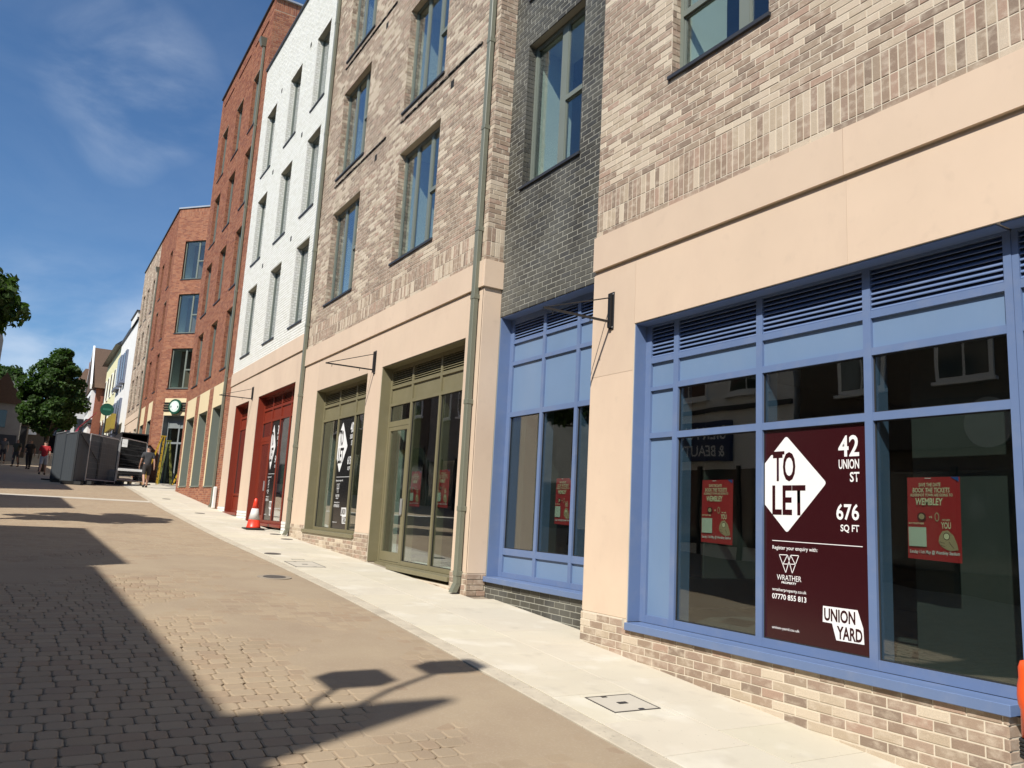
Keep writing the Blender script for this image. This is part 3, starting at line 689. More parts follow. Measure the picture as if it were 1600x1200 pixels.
# ================================================================== recessed charcoal bay
FB = Fac((5.70, 0, 0), (0, 1, 0))
BY = empty('recessed_building', (5.7, 8.7, g(8.7)), 'recessed charcoal-brick bay between the two pale buildings with tall blue shopfront', 'building', 'blocks of the new brick terrace')
b_win = [(8.17, 9.63, 4.86, 7.17), (8.17, 9.63, 7.95, 10.26)]; b_shop = (7.315, 10.04, -.80, 2.955)
wall_sheet(BY, FB, 7.312, 10.048, -3, A_T, [(7.315, 10.04, -.874, 2.955, .3)] + b_win, M['mortar_dark'], sides=False)
Bk = lay(7.312, 10.048, 2.955, 11.88, b_win, 6, phase=.05) + lay(7.312, 10.048, -1.70, -.875, [], 6, phase=.1)
put_bricks(BY, FB, Bk, PAL_DARK, M['brick_dark'], parts=300)
jamb_bricks(BY, FB, b_win, PAL_DARK, M['brick_dark'], v_base=2.955 - .075 * 40)
FB.b('coping', M['lead'], BY, 7.312, 10.048, A_T, A_T + .06, -.05, .4)
for w in b_win: window(BY, FB, *w, mulls=((8.83, .15),), trans=((8.17, 8.76, w[2] + 1.08),), d=.13)
cB = lambda a, b: (a, b, [(-.73, -.49, 'panel'), (-.40, 1.47, 'glass'), (1.54, 2.235, 'panel'), (2.29, 2.56, 'panel'), (2.60, 2.86, 'louvre')])
cols = [(9.14, 9.93, cB(0, 0)[2]), (8.325, 9.075, cB(0, 0)[2]), (7.40, 8.26, cB(0, 0)[2])]
shopfront(BY, FB, 7.315, 10.04, -.80, 2.955, .19, M['blue'], cols, panel=M['blue_panel'], sill=(7.33, 10.03, -.872, -.802, -.05, .2), base_rail=-.5,
          label='tall narrow blue shopfront with panels above and below the glass')

# ================================================================== BUILDING B: mixed brick, olive green shopfronts
B = empty('shop_building', (5.4, 14, g(14)), 'mixed-brick building with two olive green shopfronts and tall windows', 'building', 'blocks of the new brick terrace')
B_T = 15.6; BW = []
for v in (4.69, 7.80, 10.89): BW += [(12.04, 13.87, v, v + 2.24), (16.02, 17.85, v, v + 2.24)]
b_big = (10.54, 13.87, -.98, 2.68); b_sml = (14.60, 17.80, -.46, 2.66)
wall_sheet(B, FR, 10.05, 18.98, -3, B_T, [(*b_big, .26), (14.60, 17.80, -.513, 2.66, .26)] + BW, M['mortar'])
Bk = lay(10.052, 18.98, 3.79, 3.865, [], 12, d=-.002) + lay(10.052, 18.98, 3.865, 4.315, [], 12, soldier=True)
bandlines = [(v - .17) for v in (7.80, 10.89)]
Bk += lay(10.052, 18.98, 4.315, B_T, BW, 12, dfun=lambda u, v: (.0))
base = lay(13.88, 14.60, -1.30, -.385, [], 12, d=-.012) + lay(14.60, 17.82, -1.30, -.52, [], 12, d=-.012) + lay(17.82, 18.95, -1.10, -.365, [], 12, d=-.012) + lay(10.055, 10.55, -1.52, -.77, [], 12, d=-.012) + lay(10.55, 13.87, -1.52, -.98, [], 12, d=-.012)
put_bricks(B, FR, Bk + base, PAL_MIX, M['brick_mix'], parts=300)
mm = MB(); FR.box(mm, 13.885, 14.595, -1.6, -.39, -.008, .003); FR.box(mm, 14.597, 17.80, -1.6, -.52, -.008, .0032); FR.box(mm, 17.802, 18.94, -1.6, -.37, -.008, .003); FR.box(mm, 10.056, 10.545, -1.7, -.775, -.008, .003); FR.box(mm, 10.547, 13.88, -1.7, -.985, -.008, .0032); mm.build('plinth', M['mortar'], B)
jamb_bricks(B, FR, BW, PAL_MIX, M['brick_mix'])
for v in (7.80, 10.89):     # projecting string course under each upper window
    for (a, b) in ((10.6, 13.93), (14.7, 17.9)):
        FR.b('string_course', M['brick_mix'], B, a, b, v - .20, v - .165, -.022, .01)
# return of B facing the camera
FBr = Fac((5.4, 10.05, 0), (1, 0, 0))
FBq = Fac((0, 10.05, 0), (1, 0, 0))
q = MB(); q.add([(5.405, 10.0475, -2), (5.72, 10.0475, -2), (5.72, 10.0475, B_T), (5.405, 10.0475, B_T)], [(0, 1, 2, 3)]); q.build('return_wall', M['mortar'], B)
# Fac with U=+X has its inward normal pointing -Y, so lay with negative depth
def lay_flip(fac, bricks): return [(b[0], b[1], b[2], b[3], -b[4], b[5]) for b in bricks]
FB2 = FacF((5.4, 10.043, 0), (1, 0, 0))
RB = lay(0, .30, 4.315, B_T, [], 12, phase=.112) + lay(0, .30, 3.79, 3.865, [], 12) + lay(0, .30, 3.865, 4.315, [], 12, soldier=True) + lay(0, .30, -1.52, -.77, [], 12, phase=.112, d=-.01)
put_bricks(B, FB2, RB, PAL_MIX, M['brick_mix'], stuff_name='return_brickwork')
for (v0, v1, d) in ((3.375, 3.787, -.035), (-.768, 3.36, 0)): FB2.b('stone_panel', M['stone'], B, .0 - (.0 if d == 0 else .03), .302, v0, v1, d - .001, .03, bevel=.003)
for (a, b) in ((10.054, 12.84), (12.84, 15.72), (15.72, 18.97)): stone(B, FR, a, b, 3.375, 3.787, -.035, .02)
for (a, b, v0, v1) in ((10.054, 10.54, -.768, 3.36), (10.54, 13.87, 2.68, 3.36), (13.87, 14.60, -.383, 3.36), (14.60, 17.80, 2.66, 3.36), (17.80, 18.97, -.363, 3.36)): stone(B, FR, a, b, v0, v1, 0, .09)
for (a, b, v) in ((10.54, 13.87, 2.684), (14.60, 17.80, 2.664)): FR.b('soffit', M['stone'], B, a, b, v, v + .02, .09, .26)
FR.b('coping', M['lead'], B, 10.05, 18.98, B_T, B_T + .06, -.05, .4)
for w in BW:
    c1, c2 = w[1] - .62, w[0] + .58
    window(B, FR, *w, mulls=((c2, .10), (c1, .09)), trans=((w[0], c2, w[2] + 1.07),), d=.13)
for (u, v) in ((11.66, 7.38), (15.22, 7.37), (15.22, 10.45), (11.66, 10.45)): FR.b('vent', M['black_void'], B, u - .06, u + .06, v - .07, v + .07, -.004, .01)
cg = [(-.79, 1.95, 'glass'), (2.005, 2.275, 'panel'), (2.32, 2.60, 'louvre')]
cols = [(12.90, 13.80, [(-.83, 1.56, 'door'), (1.66, 1.95, 'glass'), (2.005, 2.275, 'panel'), (2.32, 2.60, 'louvre')]), (11.75, 12.83, cg), (10.62, 11.69, cg)]
shopfront(B, FR, 10.54, 13.87, -.86, 2.68, .20, M['green'], cols, sill=(10.56, 12.85, -.93, -.863, -.045, .2), base_rail=-.8, label='olive green shopfront with a glazed door at its left end')
cg = [(-.375, 1.95, 'glass'), (2.005, 2.275, 'panel'), (2.32, 2.58, 'louvre')]
cols = [(16.73, 17.73, cg), (15.70, 16.67, cg), (14.66, 15.64, cg)]
shopfront(B, FR, 14.60, 17.80, -.435, 2.66, .20, M['green'], cols, sill=(14.62, 17.84, -.51, -.437, -.045, .2), base_rail=-.4, label='smaller olive green shop window above a brick base')
FR.b('threshold', M['green'], B, 12.86, 13.86, -.985, -.862, .15, .27)
downpipe(B, FR, 10.22, 15.2, g(10.2) + .02, joints=(14.0, 12.2, 10.2, 7.42, 5.95, 4.30, 3.24, 1.66, .12, -.78))
downpipe(B, FR, 18.90, 15.2, g(18.9) + .02, joints=(12.5, 9.4, 6.3, 4.4, 2.67, 1.45, .2, -.45))

# ================================================================== BUILDING C: white brick, red shopfronts
Cb = empty('shop_building', (5.4, 23, g(23)), 'white brick building with two dark red shopfronts and narrow windows', 'building', 'blocks of the new brick terrace')
C_T = 15.2; CW = []
for v in (4.69, 7.79, 10.89): CW += [(19.66, 20.86, v, v + 2.22), (22.32, 23.55, v, v + 2.22), (25.15, 26.38, v, v + 2.22)]
c_big = (19.63, 23.35, -.55, 3.10); c_sml = (24.48, 26.28, -.26, 3.10)
wall_sheet(Cb, FR, 18.98, 27.28, -3, C_T, [(*c_big, .3), (24.48, 26.28, -.303, 3.10, .3)] + CW, M['mortar_white'])
Bk = lay(18.982, 27.28, 4.25, C_T, CW, 4, phase=.03) + lay(18.982, 19.63, -1.0, -.33, [], 4, d=-.01) + lay(23.35, 24.48, -.9, -.15, [], 4, d=-.01) + lay(24.48, 27.28, -.9, -.30, [], 4, d=-.01) + lay(26.28, 27.28, -.30, -.07, [], 4, d=-.01)
put_bricks(Cb, FR, Bk, PAL_WHITE, M['brick_white'], chamfer=.004)
jamb_bricks(Cb, FR, CW, PAL_WHITE, M['brick_white'])
for (a, b) in ((18.984, 21.73), (21.73, 23.75), (23.75, 27.278)): stone(Cb, FR, a, b, 3.835, 4.247, -.035 if a < 23.7 else -.03, .02)
for (a, b, v0, v1) in ((18.984, 19.63, -.33, 3.82), (19.63, 21.73, 3.10, 3.82), (21.73, 23.35, 3.10, 3.82), (23.35, 24.48, -.15, 3.82), (24.48, 26.28, 3.10, 3.82), (26.28, 27.278, -.07, 3.82)): stone(Cb, FR, a, b, v0, v1, 0, .09)
for (a, b) in (c_big[:2], c_sml[:2]): FR.b('soffit', M['stone'], Cb, a, b, 3.104, 3.124, .09, .3)
FR.b('coping', M['lead'], Cb, 18.98, 27.28, C_T, C_T + .07, -.05, .4)
for w in CW: window(Cb, FR, *w, mulls=((w[0] + .55, .09),), trans=((w[0], w[0] + .55, w[2] + .75),), d=.15, rm=True, far=True)
for v in (7.37, 10.48, 13.28):
    for u in (21.55, 24.67): FR.b('vent', M['black_void'], Cb, u - .06, u + .06, v - .07, v + .07, -.004, .01)
cg = [(-.36, 2.33, 'glass'), (2.40, 2.68, 'panel'), (2.74, 3.02, 'louvre')]
cols = [(22.40, 23.28, [(-.40, 1.80, 'door'), (1.93, 2.33, 'glass'), (2.40, 2.68, 'panel'), (2.74, 3.02, 'louvre')]), (21.50, 22.33, cg), (20.58, 21.43, cg), (19.70, 20.50, cg)]
shopfront(Cb, FR, 19.63, 23.35, -.43, 3.10, .2, M['red'], cols, sill=(19.65, 22.4, -.50, -.433, -.045, .2), base_rail=-.4, label='dark red shopfront with door behind the traffic cone')
cols = [(25.42, 26.2, [(.35, 2.33, 'glass'), (-.15, .28, 'panel'), (2.40, 2.68, 'panel'), (2.74, 3.02, 'louvre')]), (24.56, 25.34, [(.35, 2.33, 'glass'), (-.15, .28, 'panel'), (2.40, 2.68, 'panel'), (2.74, 3.02, 'louvre')])]
shopfront(Cb, FR, 24.48, 26.28, -.22, 3.10, .2, M['red'], cols, sill=(24.46, 26.3, -.30, -.223, -.045, .2), base_rail=-.1, label='narrow dark red shop window')

# ================================================================== BUILDING D: red brick
Db = empty('corner_building', (5.4, 31, g(31)), 'tall red brick building with three tall cream-trimmed ground-floor openings', 'building', 'blocks of the new brick terrace')
D_T = 18.15; DW = []
for v in (4.71, 7.72, 10.78, 13.82): DW += [(28.42, 29.62, v, v + 2.2), (31.2, 32.45, v, v + 2.2), (34.0, 35.25, v, v + 2.2)]
DO = [(28.42, 30.07, .58, 3.39), (31.08, 32.80, .60, 3.39), (33.78, 35.55, .62, 3.39)]
wall_sheet(Db, FR, 27.29, 36.3, -3, D_T, [(*o, .45) for o in DO] + DW, M['mortar_red'], sides=True)
bays = ((27.95, 29.9), (30.68, 32.7), (33.7, 35.6))
Bk = lay(27.292, 36.3, 4.2, D_T, DW, 7, dfun=lambda u, v: .0) + lay(27.292, 36.3, -.7, 4.2, [(a - .02, b + .22, .56, 4.2) for a, b, _, _ in DO], 7)
put_bricks(Db, FR, Bk, PAL_RED, M['brick_red'], chamfer=.003)
for (a, b) in bays:      # projecting brick panel edges that throw the thin shadow lines near the parapet
    FR.b('brick_band', M['red_flat'] if 'red_flat' in M else M['red_wall'], Db, a - .04, b + .04, 17.56, 17.62, -.03, .009)
for (a, b, v0, v1) in DO:
    stone(Db, FR, a - .02, b + .20, 3.39, 4.19, -.004, .08, M['stone_cream'])
    FR.b('stone_jamb', M['stone_cream'], Db, b, b + .20, .56, 3.385, -.004, .30); FR.b('stone_jamb', M['stone_cream'], Db, a - .02, a - .001, .56, 3.385, -.004, .30)
    cols = [(a + .10, (a + b) / 2 - .03, [(v0 + .12, 2.75, 'glass'), (2.82, 3.30, 'glass')]), ((a + b) / 2 + .03, b - .10, [(v0 + .12, 2.75, 'glass'), (2.82, 3.30, 'glass')])]
    shopfront(Db, FR, a, b, v0 + .02, 3.39, .34, M['grey_frame'], cols, sill=(a - .03, b + .03, v0 - .03, v0 + .02, -.03, .34), base_rail=v0 + .1)
jamb_bricks(Db, FR, DW, PAL_RED, M['brick_red'])
for w in DW: window(Db, FR, *w, mulls=((w[0] + .5, .09),), trans=((w[0], w[0] + .5, w[2] + .8),), d=.13, far=True)
FR.b('coping', M['lead'], Db, 27.29, 36.3, D_T, D_T + .07, -.06, .4)
downpipe(Db, FR, 28.08, 16.6, g(28) + .02, joints=(13.5, 10.4, 7.3, 4.3, 2.2), hopper=True)
FD2 = FacF((5.4, 27.282, 0), (1, 0, 0))
q = MB(); q.add([(5.405, 27.2865, C_T), (12, 27.2865, C_T), (12, 27.2865, D_T), (5.405, 27.2865, D_T)], [(0, 1, 2, 3)]); q.build('gable_wall', M['mortar_red'], Db)
put_bricks(Db, FD2, lay(0, 4.5, C_T, D_T - .45, [], 7) + lay(0, 4.5, D_T - .45, D_T, [], 7, soldier=True), PAL_RED, M['brick_red'], stuff_name='gable_brickwork')
q = MB(); q.box(5.35, 12.1, 27.19, 27.30, D_T, D_T + .07); q.build('coping', M['alu'], Db)
FR.b('standpipe', M['render_white'], Db, 27.52, 27.62, -.15, .55, -.14, -.03, bevel=.02, label='short white pipe stub at the foot of the wall')

# ================================================================== BUILDING E: red brick with splayed cafe corner
FE = Fac((5.45, 0, 0), (0, 1, 0))
Eb = empty('corner_building', (5.45, 49, g(49)), 'red brick corner building with the splayed cafe entrance and round green sign', 'building', 'blocks of the new brick terrace')
E_T = 16.35; EW = []
for v in (5.98, 9.02, 12.06): EW += [(47.98, 49.05, v, v + 2.2), (51.3, 52.35, v, v + 2.2)]
EO = [(48.2, 49.7, 1.3, 4.40), (51.5, 53.1, 1.3, 4.38)]
wall_sheet(Eb, FE, 47.0, 54.1, 0, E_T, [(*o, .4) for o in EO] + EW, M['mortar_red'], sides=True)
put_bricks(Eb, FE, lay(47.0, 54.1, .6, E_T, EW + [(a - .02, b + .2, 1.2, 5.46) for a, b, _, _ in EO], 7), PAL_RED, M['brick_red'], chamfer=0)
for (a, b, v0, v1) in EO:
    stone(Eb, FE, a - .02, b + .18, v1, 5.46, -.004, .08, M['stone_cream']); FE.b('stone_jamb', M['stone_cream'], Eb, b, b + .18, 1.2, v1, -.004, .3)
    shopfront(Eb, FE, a, b, v0, v1, .3, M['grey_frame'], [(a + .1, b - .1, [(v0 + .1, 3.4, 'glass'), (3.5, v1 - .1, 'glass')])], rm=False)
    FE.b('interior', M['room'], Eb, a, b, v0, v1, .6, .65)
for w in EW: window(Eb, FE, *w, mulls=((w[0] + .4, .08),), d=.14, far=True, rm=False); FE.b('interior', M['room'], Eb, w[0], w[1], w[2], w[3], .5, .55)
jamb_bricks(Eb, FE, EW, PAL_RED, M['brick_red'])
FE.b('coping', M['lead'], Eb, 47.0, 62.6, E_T, E_T + .07, -.06, .4)
downpipe(Eb, FE, 53.75, 14.3, 1.3, joints=(10, 7, 4), hopper=True)
FC = Fac((5.45, 47.0, 0), (-.65, .76, 0))     # splayed corner, u negative to the viewer's right
cW = [(-2.12, -.64, v, v + 2.25) for v in (6.02, 9.1, 12.18)]; cD = (-2.30, -.66, .80, 4.55)
wall_sheet(Eb, FC, -3.6, 0, 0, E_T, [(*cD, .5)] + cW, M['mortar_red'], sides=False, back=2.0, name='corner_wall')
put_bricks(Eb, FC, lay(-3.6, 0, .6, E_T - .45, cW + [(-2.32, -.62, .6, 5.50)], 7) + lay(-3.6, 0, E_T - .45, E_T, [], 7, soldier=True), PAL_RED, M['brick_red'], chamfer=0, stuff_name='corner_brickwork')
jamb_bricks(Eb, FC, cW, PAL_RED, M['brick_red'])
stone(Eb, FC, -2.32, -.62, 4.55, 5.49, -.004, .06, M['stone_cream'])
for w in cW: window(Eb, FC, *w, mulls=((w[0] + .55, .08),), trans=((w[0], w[0] + .55, w[2] + 1.05),), d=.10, far=False, glass=M['glass_up'], rm=True)
FC.b('coping', M['alu'], Eb, -3.6, .06, E_T, E_T + .08, -.06, .4)
cols = [(-2.22, -1.52, [(.92, 3.05, 'glass'), (3.15, 3.9, 'glass'), (3.97, 4.3, 'panel')]), (-1.44, -.76, [(.92, 3.05, 'glass'), (3.15, 3.9, 'glass'), (3.97, 4.3, 'panel')])]
M['cafe_frame'] = pm('grey_cafe_frame', (.22, .24, .24), .4)
shopfront(Eb, FC, -2.30, -.66, .86, 4.55, .34, M['cafe_frame'], cols, base_rail=.9, room_d=1.9, label='grey glazed cafe entrance on the splayed corner')
FEs = FacF((7.79, 44.264, 0), (1, 0, 0)); q = MB(); FEs.box(q, 0, 6, 0, E_T, 0, .4); q.build('side_wall', M['red_wall'], Eb)
# set-back pale top storey
q = MB(); q.box(8.9, 14, 50.0, 60.5, E_T - .1, 20.3); q.build('penthouse_storey', pm('pale_pinkish_brick', (.50, .40, .32), .9, var=.2, scale=20), Eb, label='pale brick storey set back above the corner')
q = MB(); q.box(8.8, 14, 49.9, 60.6, 20.3, 20.4); q.build('penthouse_coping', M['lead'], Eb)

# cafe sign
M['sign_green_lt'] = pm('mid_green_sign', (.03, .16, .10), .4); M['sign_green'] = pm('dark_green_sign', (.008, .075, .045), .4); M['white_paint'] = pm('white_paint', (.80, .80, .78), .5, var=.03)
def disc(fac, mb, u, v, r, d0, d1, n=32, su=1.0):
    ps = [(u + su * r * math.cos(2 * math.pi * k / n), v + r * math.sin(2 * math.pi * k / n)) for k in range(n)]
    mb.add([fac.p(a, b, d0) for a, b in ps] + [fac.p(a, b, d1) for a, b in ps], [tuple(range(n)), tuple(range(n, 2 * n))[::-1]] + [(k, (k + 1) % n, (k + 1) % n + n, k + n) for k in range(n)]); return mb
def poly(fac, mb, pts, d0, d1):
    n = len(pts); mb.add([fac.p(a, b, d0) for a, b in pts] + [fac.p(a, b, d1) for a, b in pts], [tuple(range(n)), tuple(range(n, 2 * n))[::-1]] + [(k, (k + 1) % n, (k + 1) % n + n, k + n) for k in range(n)]); return mb
p_ = FC.p(-1.45, 5.05, -.1); S1 = empty('cafe_sign', p_, 'round green and white cafe sign with dark bars on the cream panel', 'sign')
for k in range(4): FC.b('sign_bar', M['black'], S1, -2.30, -.60, 4.79 + k * .135, 4.85 + k * .135, -.06, -.03)
disc(FC, MB(), -1.45, 5.02, .40, -.18, -.07).build('sign_disc', M['sign_green'], S1)
q = MB(); disc(FC, q, -1.45, 5.02, .30, -.192, -.182); q.build('sign_centre', pm('pale_sign_mint', (.62, .72, .66), .5), S1)
q = MB(); poly(FC, q, [(-1.45 + .20 * a, 5.02 + .20 * b) for a, b in ((0, 1.25), (-.25, .75), (-.75, .9), (-.5, .35), (-.85, -.3), (-.5, -.75), (-.22, -.2), (-.18, -1.1), (.18, -1.1), (.22, -.2), (.5, -.75), (.85, -.3), (.5, .35), (.75, .9), (.25, .75))], -.20, -.193); q.build('sign_emblem', M['white_paint'], S1)
for s in (-1, 1): disc(FC, MB(), -1.45 + s * .22, 5.0, .055, -.20, -.193, 16, .6).build('sign_detail', M['sign_green'], S1)

# ================================================================== BUILDING F: pale brick
Fb = empty('shop_building', (5.45, 58, g(58)), 'narrow-windowed pale brick building beyond the red corner building', 'building', 'blocks of the new brick terrace')
FW = []
for v in (5.98, 9.02, 12.06): FW += [(55.3, 56.4, v, v + 2.2), (58.05, 59.15, v, v + 2.2), (60.4, 61.5, v, v + 2.2)]
FO = [(55.0, 56.5, 1.6, 4.40), (58.0, 59.3, 1.8, 4.40), (60.3, 61.6, 1.9, 4.38)]
wall_sheet(Fb, FE, 54.1, 62.65, 0, E_T, [(*o, .3) for o in FO] + FW, M['mortar'])
put_bricks(Fb, FE, lay(54.1, 62.65, 5.55, E_T, FW, 12), PAL_MIX * 1.12, M['brick_mix'], chamfer=0)
jamb_bricks(Fb, FE, FW, PAL_MIX, M['brick_mix'])
for (a, b) in ((54.1, 57.0), (57.0, 60.0), (60.0, 62.64)): stone(Fb, FE, a, b, 5.10, 5.55, -.03, .03)
for (a, b, v0, v1) in ((54.1, 55.0, .6, 5.08), (55.0, 56.5, 4.4, 5.08), (56.5, 58.0, .6, 5.08), (58.0, 59.3, 4.4, 5.08), (59.3, 60.3, .8, 5.08), (60.3, 61.6, 4.4, 5.08), (61.6, 62.64, .8, 5.08)): stone(Fb, FE, a, b, v0, v1, 0, .09)
for w in FW + FO: window(Fb, FE, *w, mulls=((w[0] + .4, .08),), d=.16, far=True, rm=False, sill=w in FW); FE.b('interior', M['room'], Fb, w[0], w[1], w[2], w[3], .5, .55)

# ================================================================== older buildings further along
def simple_building(name, label, cat, x0, x1, y0, y1, z0, z1, mat, group=None, coping=None):
    e = empty(name, ((x0 + x1) / 2, (y0 + y1) / 2, z0), label, cat, group); MB().box(x0, x1, y0, y1, z0, z1).build('wall', mat, e)
    if coping: MB().box(x0 - .12, x1 + .1, y0 - .02, y1 + .02, z1, z1 + .18).build('roof', coping, e)
    return e
M['blue_grey'] = pm('blue_grey_joinery', (.16, .18, .24), .5)
G = simple_building('old_building', 'white rendered old building with tall blue-grey windows', 'building', 5.45, 12, 62.7, 74.7, 0, 12.9, M['render_white'], 'older buildings far along the street', M['lead'])
MB().box(5.3, 12, 62.7, 66.6, 12.9, 13.5).build('parapet', M['render_white'], G); MB().box(5.22, 12, 62.6, 66.7, 13.5, 13.58).build('parapet_cap', M['lead'], G)
for (y0, y1, z0, z1) in ((67.4, 68.5, 8.9, 11.4), (69.3, 70.4, 8.9, 11.4), (71.6, 74.2, 8.9, 11.6), (67.4, 68.5, 4.8, 7.6), (69.3, 70.4, 4.8, 7.6), (71.6, 74.2, 4.8, 7.6)):
    f = MB().box(5.30, 5.46, y0, y1, z0, z1).build('window', M['blue_grey'], G); MB().box(5.27, 5.31, y0 + .15, y1 - .15, z0 + .15, z1 - .15).build('pane', M['glass_far'], f); MB().box(5.1, 5.46, y0 - .1, y1 + .1, z0 - .15, z0 - .01).build('sill', M['blue_grey'], f)
MB().box(5.0, 5.29, 67.0, 74.6, 4.55, 4.78).build('fascia', M['blue_grey'], G)
Yb = simple_building('old_building', 'pale yellow rendered building with dark overhanging eaves', 'building', 5.45, 12, 74.72, 88.4, 0, 12.9, M['render_yellow'], 'older buildings far along the street')
q = MB(); q.hexa([(4.95, 74.6, 12.9), (12, 74.6, 12.9), (12, 88.6, 12.9), (4.95, 88.6, 12.9), (7.5, 74.6, 15.2), (12, 74.6, 15.2), (12, 88.6, 15.2), (7.5, 88.6, 15.2)]); q.build('roof', M['lead'], Yb)
for y0 in (76.2, 79.4, 82.6, 85.6):
    for z0 in (8.9, 5.0): f = MB().box(5.36, 5.46, y0, y0 + 1.1, z0, z0 + 2.2).build('window', M['white_paint'], Yb); MB().box(5.33, 5.37, y0 + .1, y0 + 1.0, z0 + .1, z0 + 2.1).build('pane', M['glass_far'], f)
MB().box(4.7, 5.44, 75.0, 88.3, 3.6, 4.8).build('fascia', pm('pale_grey_fascia', (.35, .36, .36), .6), Yb)
M['awn_red'] = pm('crimson_canvas', (.30, .02, .05), .8); M['awn_green'] = pm('green_canvas', (.02, .16, .06), .8); M['awn_yellow'] = pm('yellow_board', (.30, .22, .03), .6)
def awning(x0, y0, y1, z, mat, label, depth=1.2, drop=.9):
    e = empty('awning', (x0, y0, z), label, 'awning', 'shop awnings far along the street'); q = MB()
    q.hexa([(x0 - depth, y0, z - drop), (x0, y0, z - .05), (x0, y1, z - .05), (x0 - depth, y1, z - drop), (x0 - depth, y0, z - drop + .05), (x0, y0, z), (x0, y1, z), (x0 - depth, y1, z - drop + .05)]); q.build('canopy', mat, e)
    MB().box(x0 - depth - .01, x0 - depth + .02, y0, y1, z - drop - .25, z - drop + .02).build('valance', mat, e)
awning(4.68, 81.5, 87.5, 7.7, M['awn_red'], 'crimson shop awning below the yellow building', 1.3, 1.6)
e = empty('shop_sign', (4.9, 70, 4.2), 'yellow shop sign on the white old building', 'sign'); MB().box(4.72, 4.98, 64.8, 70.2, 5.0, 6.1).build('board', M['awn_yellow'], e)
e = empty('hanging_sign', (4.4, 62.0, 2), 'dark green disc sign on a thin pole before the white building', 'sign')
MB().tube([(4.1, 61.5, 1.8), (4.1, 61.5, 5.7)], .05).build('pole', M['black'], e); FH = FacF((4.1, 61.4, 6.0), (1, 0, 0)); disc(FH, MB(), 0, 0, .42, -.08, .08).build('disc', M['sign_green'], e); FH.b('sign_band', M['sign_green_lt'], e, -.26, .26, -.07, .08, -.09, -.082)
# gabled house
H = empty('gabled_house', (6, 92, 3.5), 'gabled brick house with steep brown roof and white bargeboard', 'house')
MB().box(4.75, 12, 88.7, 96.5, 0, 10.7).build('wall', M['red_wall'], H)
q = MB(); q.hexa([(4.3, 88.3, 10.7), (12.3, 88.3, 10.7), (12.3, 96.9, 10.7), (4.3, 96.9, 10.7), (4.3, 92.3, 15.3), (12.3, 92.3, 15.3), (12.3, 92.9, 15.3), (4.3, 92.9, 15.3)]); q.build('roof', M['tile_roof'], H)
for (ya, yb) in ((88.1, 92.6), (97.1, 92.6)):
    q = MB(); q.hexa([(4.12, ya, 10.5), (4.29, ya, 10.5), (4.29, yb, 15.1), (4.12, yb, 15.1), (4.12, ya, 10.95), (4.29, ya, 10.95), (4.29, yb, 15.55), (4.12, yb, 15.55)]); q.build('bargeboard', M['white_paint'], H)
f = MB().box(4.35, 4.76, 89.2, 95.5, 7.6, 10.5).build('bay_window', M['white_paint'], H)
for y0 in (89.6, 91.6, 93.6): MB().box(4.31, 4.36, y0, y0 + 1.3, 8.3, 10.0).build('pane', M['glass_far'], f)
MB().box(4.2, 4.76, 89.0, 95.7, 7.2, 7.58).build('bay_base', M['lead'], H); MB().box(4.45, 4.745, 89.3, 95.4, 4.0, 7.15).build('shop_wall', M['render_white'], H)
MB().box(5.6, 6.1, 88.55, 88.69, 4.5, 5.8).build('window', M['glass_far'], H)
# white house with rounded gable and brick house behind
W2 = empty('white_house', (4, 104, 4.6), 'low white rendered house with rounded gable end', 'house', 'older buildings far along the street')
q = MB(); FW2 = FacF((0, 102, 0), (1, 0, 0)); poly(FW2, q, [(3.1, 2), (6.5, 2), (6.5, 10.6), (5.6, 11.2), (4.6, 11.2), (3.8, 10.5), (3.1, 9.2)], 0, 7); q.build('wall', M['render_white'], W2)
MB().box(3.8, 4.6, 101.9, 101.99, 7.2, 8.6).build('window', M['glass_far'], W2); MB().box(3.0, 6.5, 101.7, 101.98, 6.2, 6.45).build('fascia', M['lead'], W2)
awning(3.05, 96.8, 101.5, 7.5, M['awn_green'], 'green shop awning beside the white rounded house', 1.0, .8)
W3 = empty('brick_house', (3.6, 116, 5.4), 'brick house with brown tiled roof behind the white house', 'house', 'older buildings far along the street')
MB().box(3.2, 9, 112, 120, 3, 12.6).build('wall', M['red_wall'], W3)
q = MB(); q.hexa([(2.9, 111.5, 12.6), (9.3, 111.5, 12.6), (9.3, 120.5, 12.6), (2.9, 120.5, 12.6), (4.6, 115, 16.2), (9.3, 115, 16.2), (9.3, 117, 16.2), (4.6, 117, 16.2)]); q.build('roof', M['tile_roof'], W3)
MB().box(4.9, 5.5, 113.6, 114.2, 13, 16.9).build('chimney', M['red_wall'], W3)
for i, (x0, x1, y0, z1, mt, lb) in enumerate(((2.4, 3.1, 124, 12.5, pm('buff_render', (.42, .30, .20), .9), 'narrow buff building at the far end of the street'), (1.4, 2.4, 132, 12.8, pm('pink_render', (.55, .40, .36), .9), 'pinkish rendered building closing the far street'), (-.6, 1.4, 146, 13.5, M['render_white'], 'pale building closing the view at the street end'))):
    b = simple_building('far_building', lb, 'building', x0, x1 + 6, y0, y0 + 8, 3, z1, mt, 'older buildings far along the street', M['lead'])
    for k in range(2): MB().box(x0 - .05, x0, y0 + 1 + k * 3, y0 + 2.6 + k * 3, z1 - 3.4, z1 - 1.2).build('window', M['glass_far'], b)

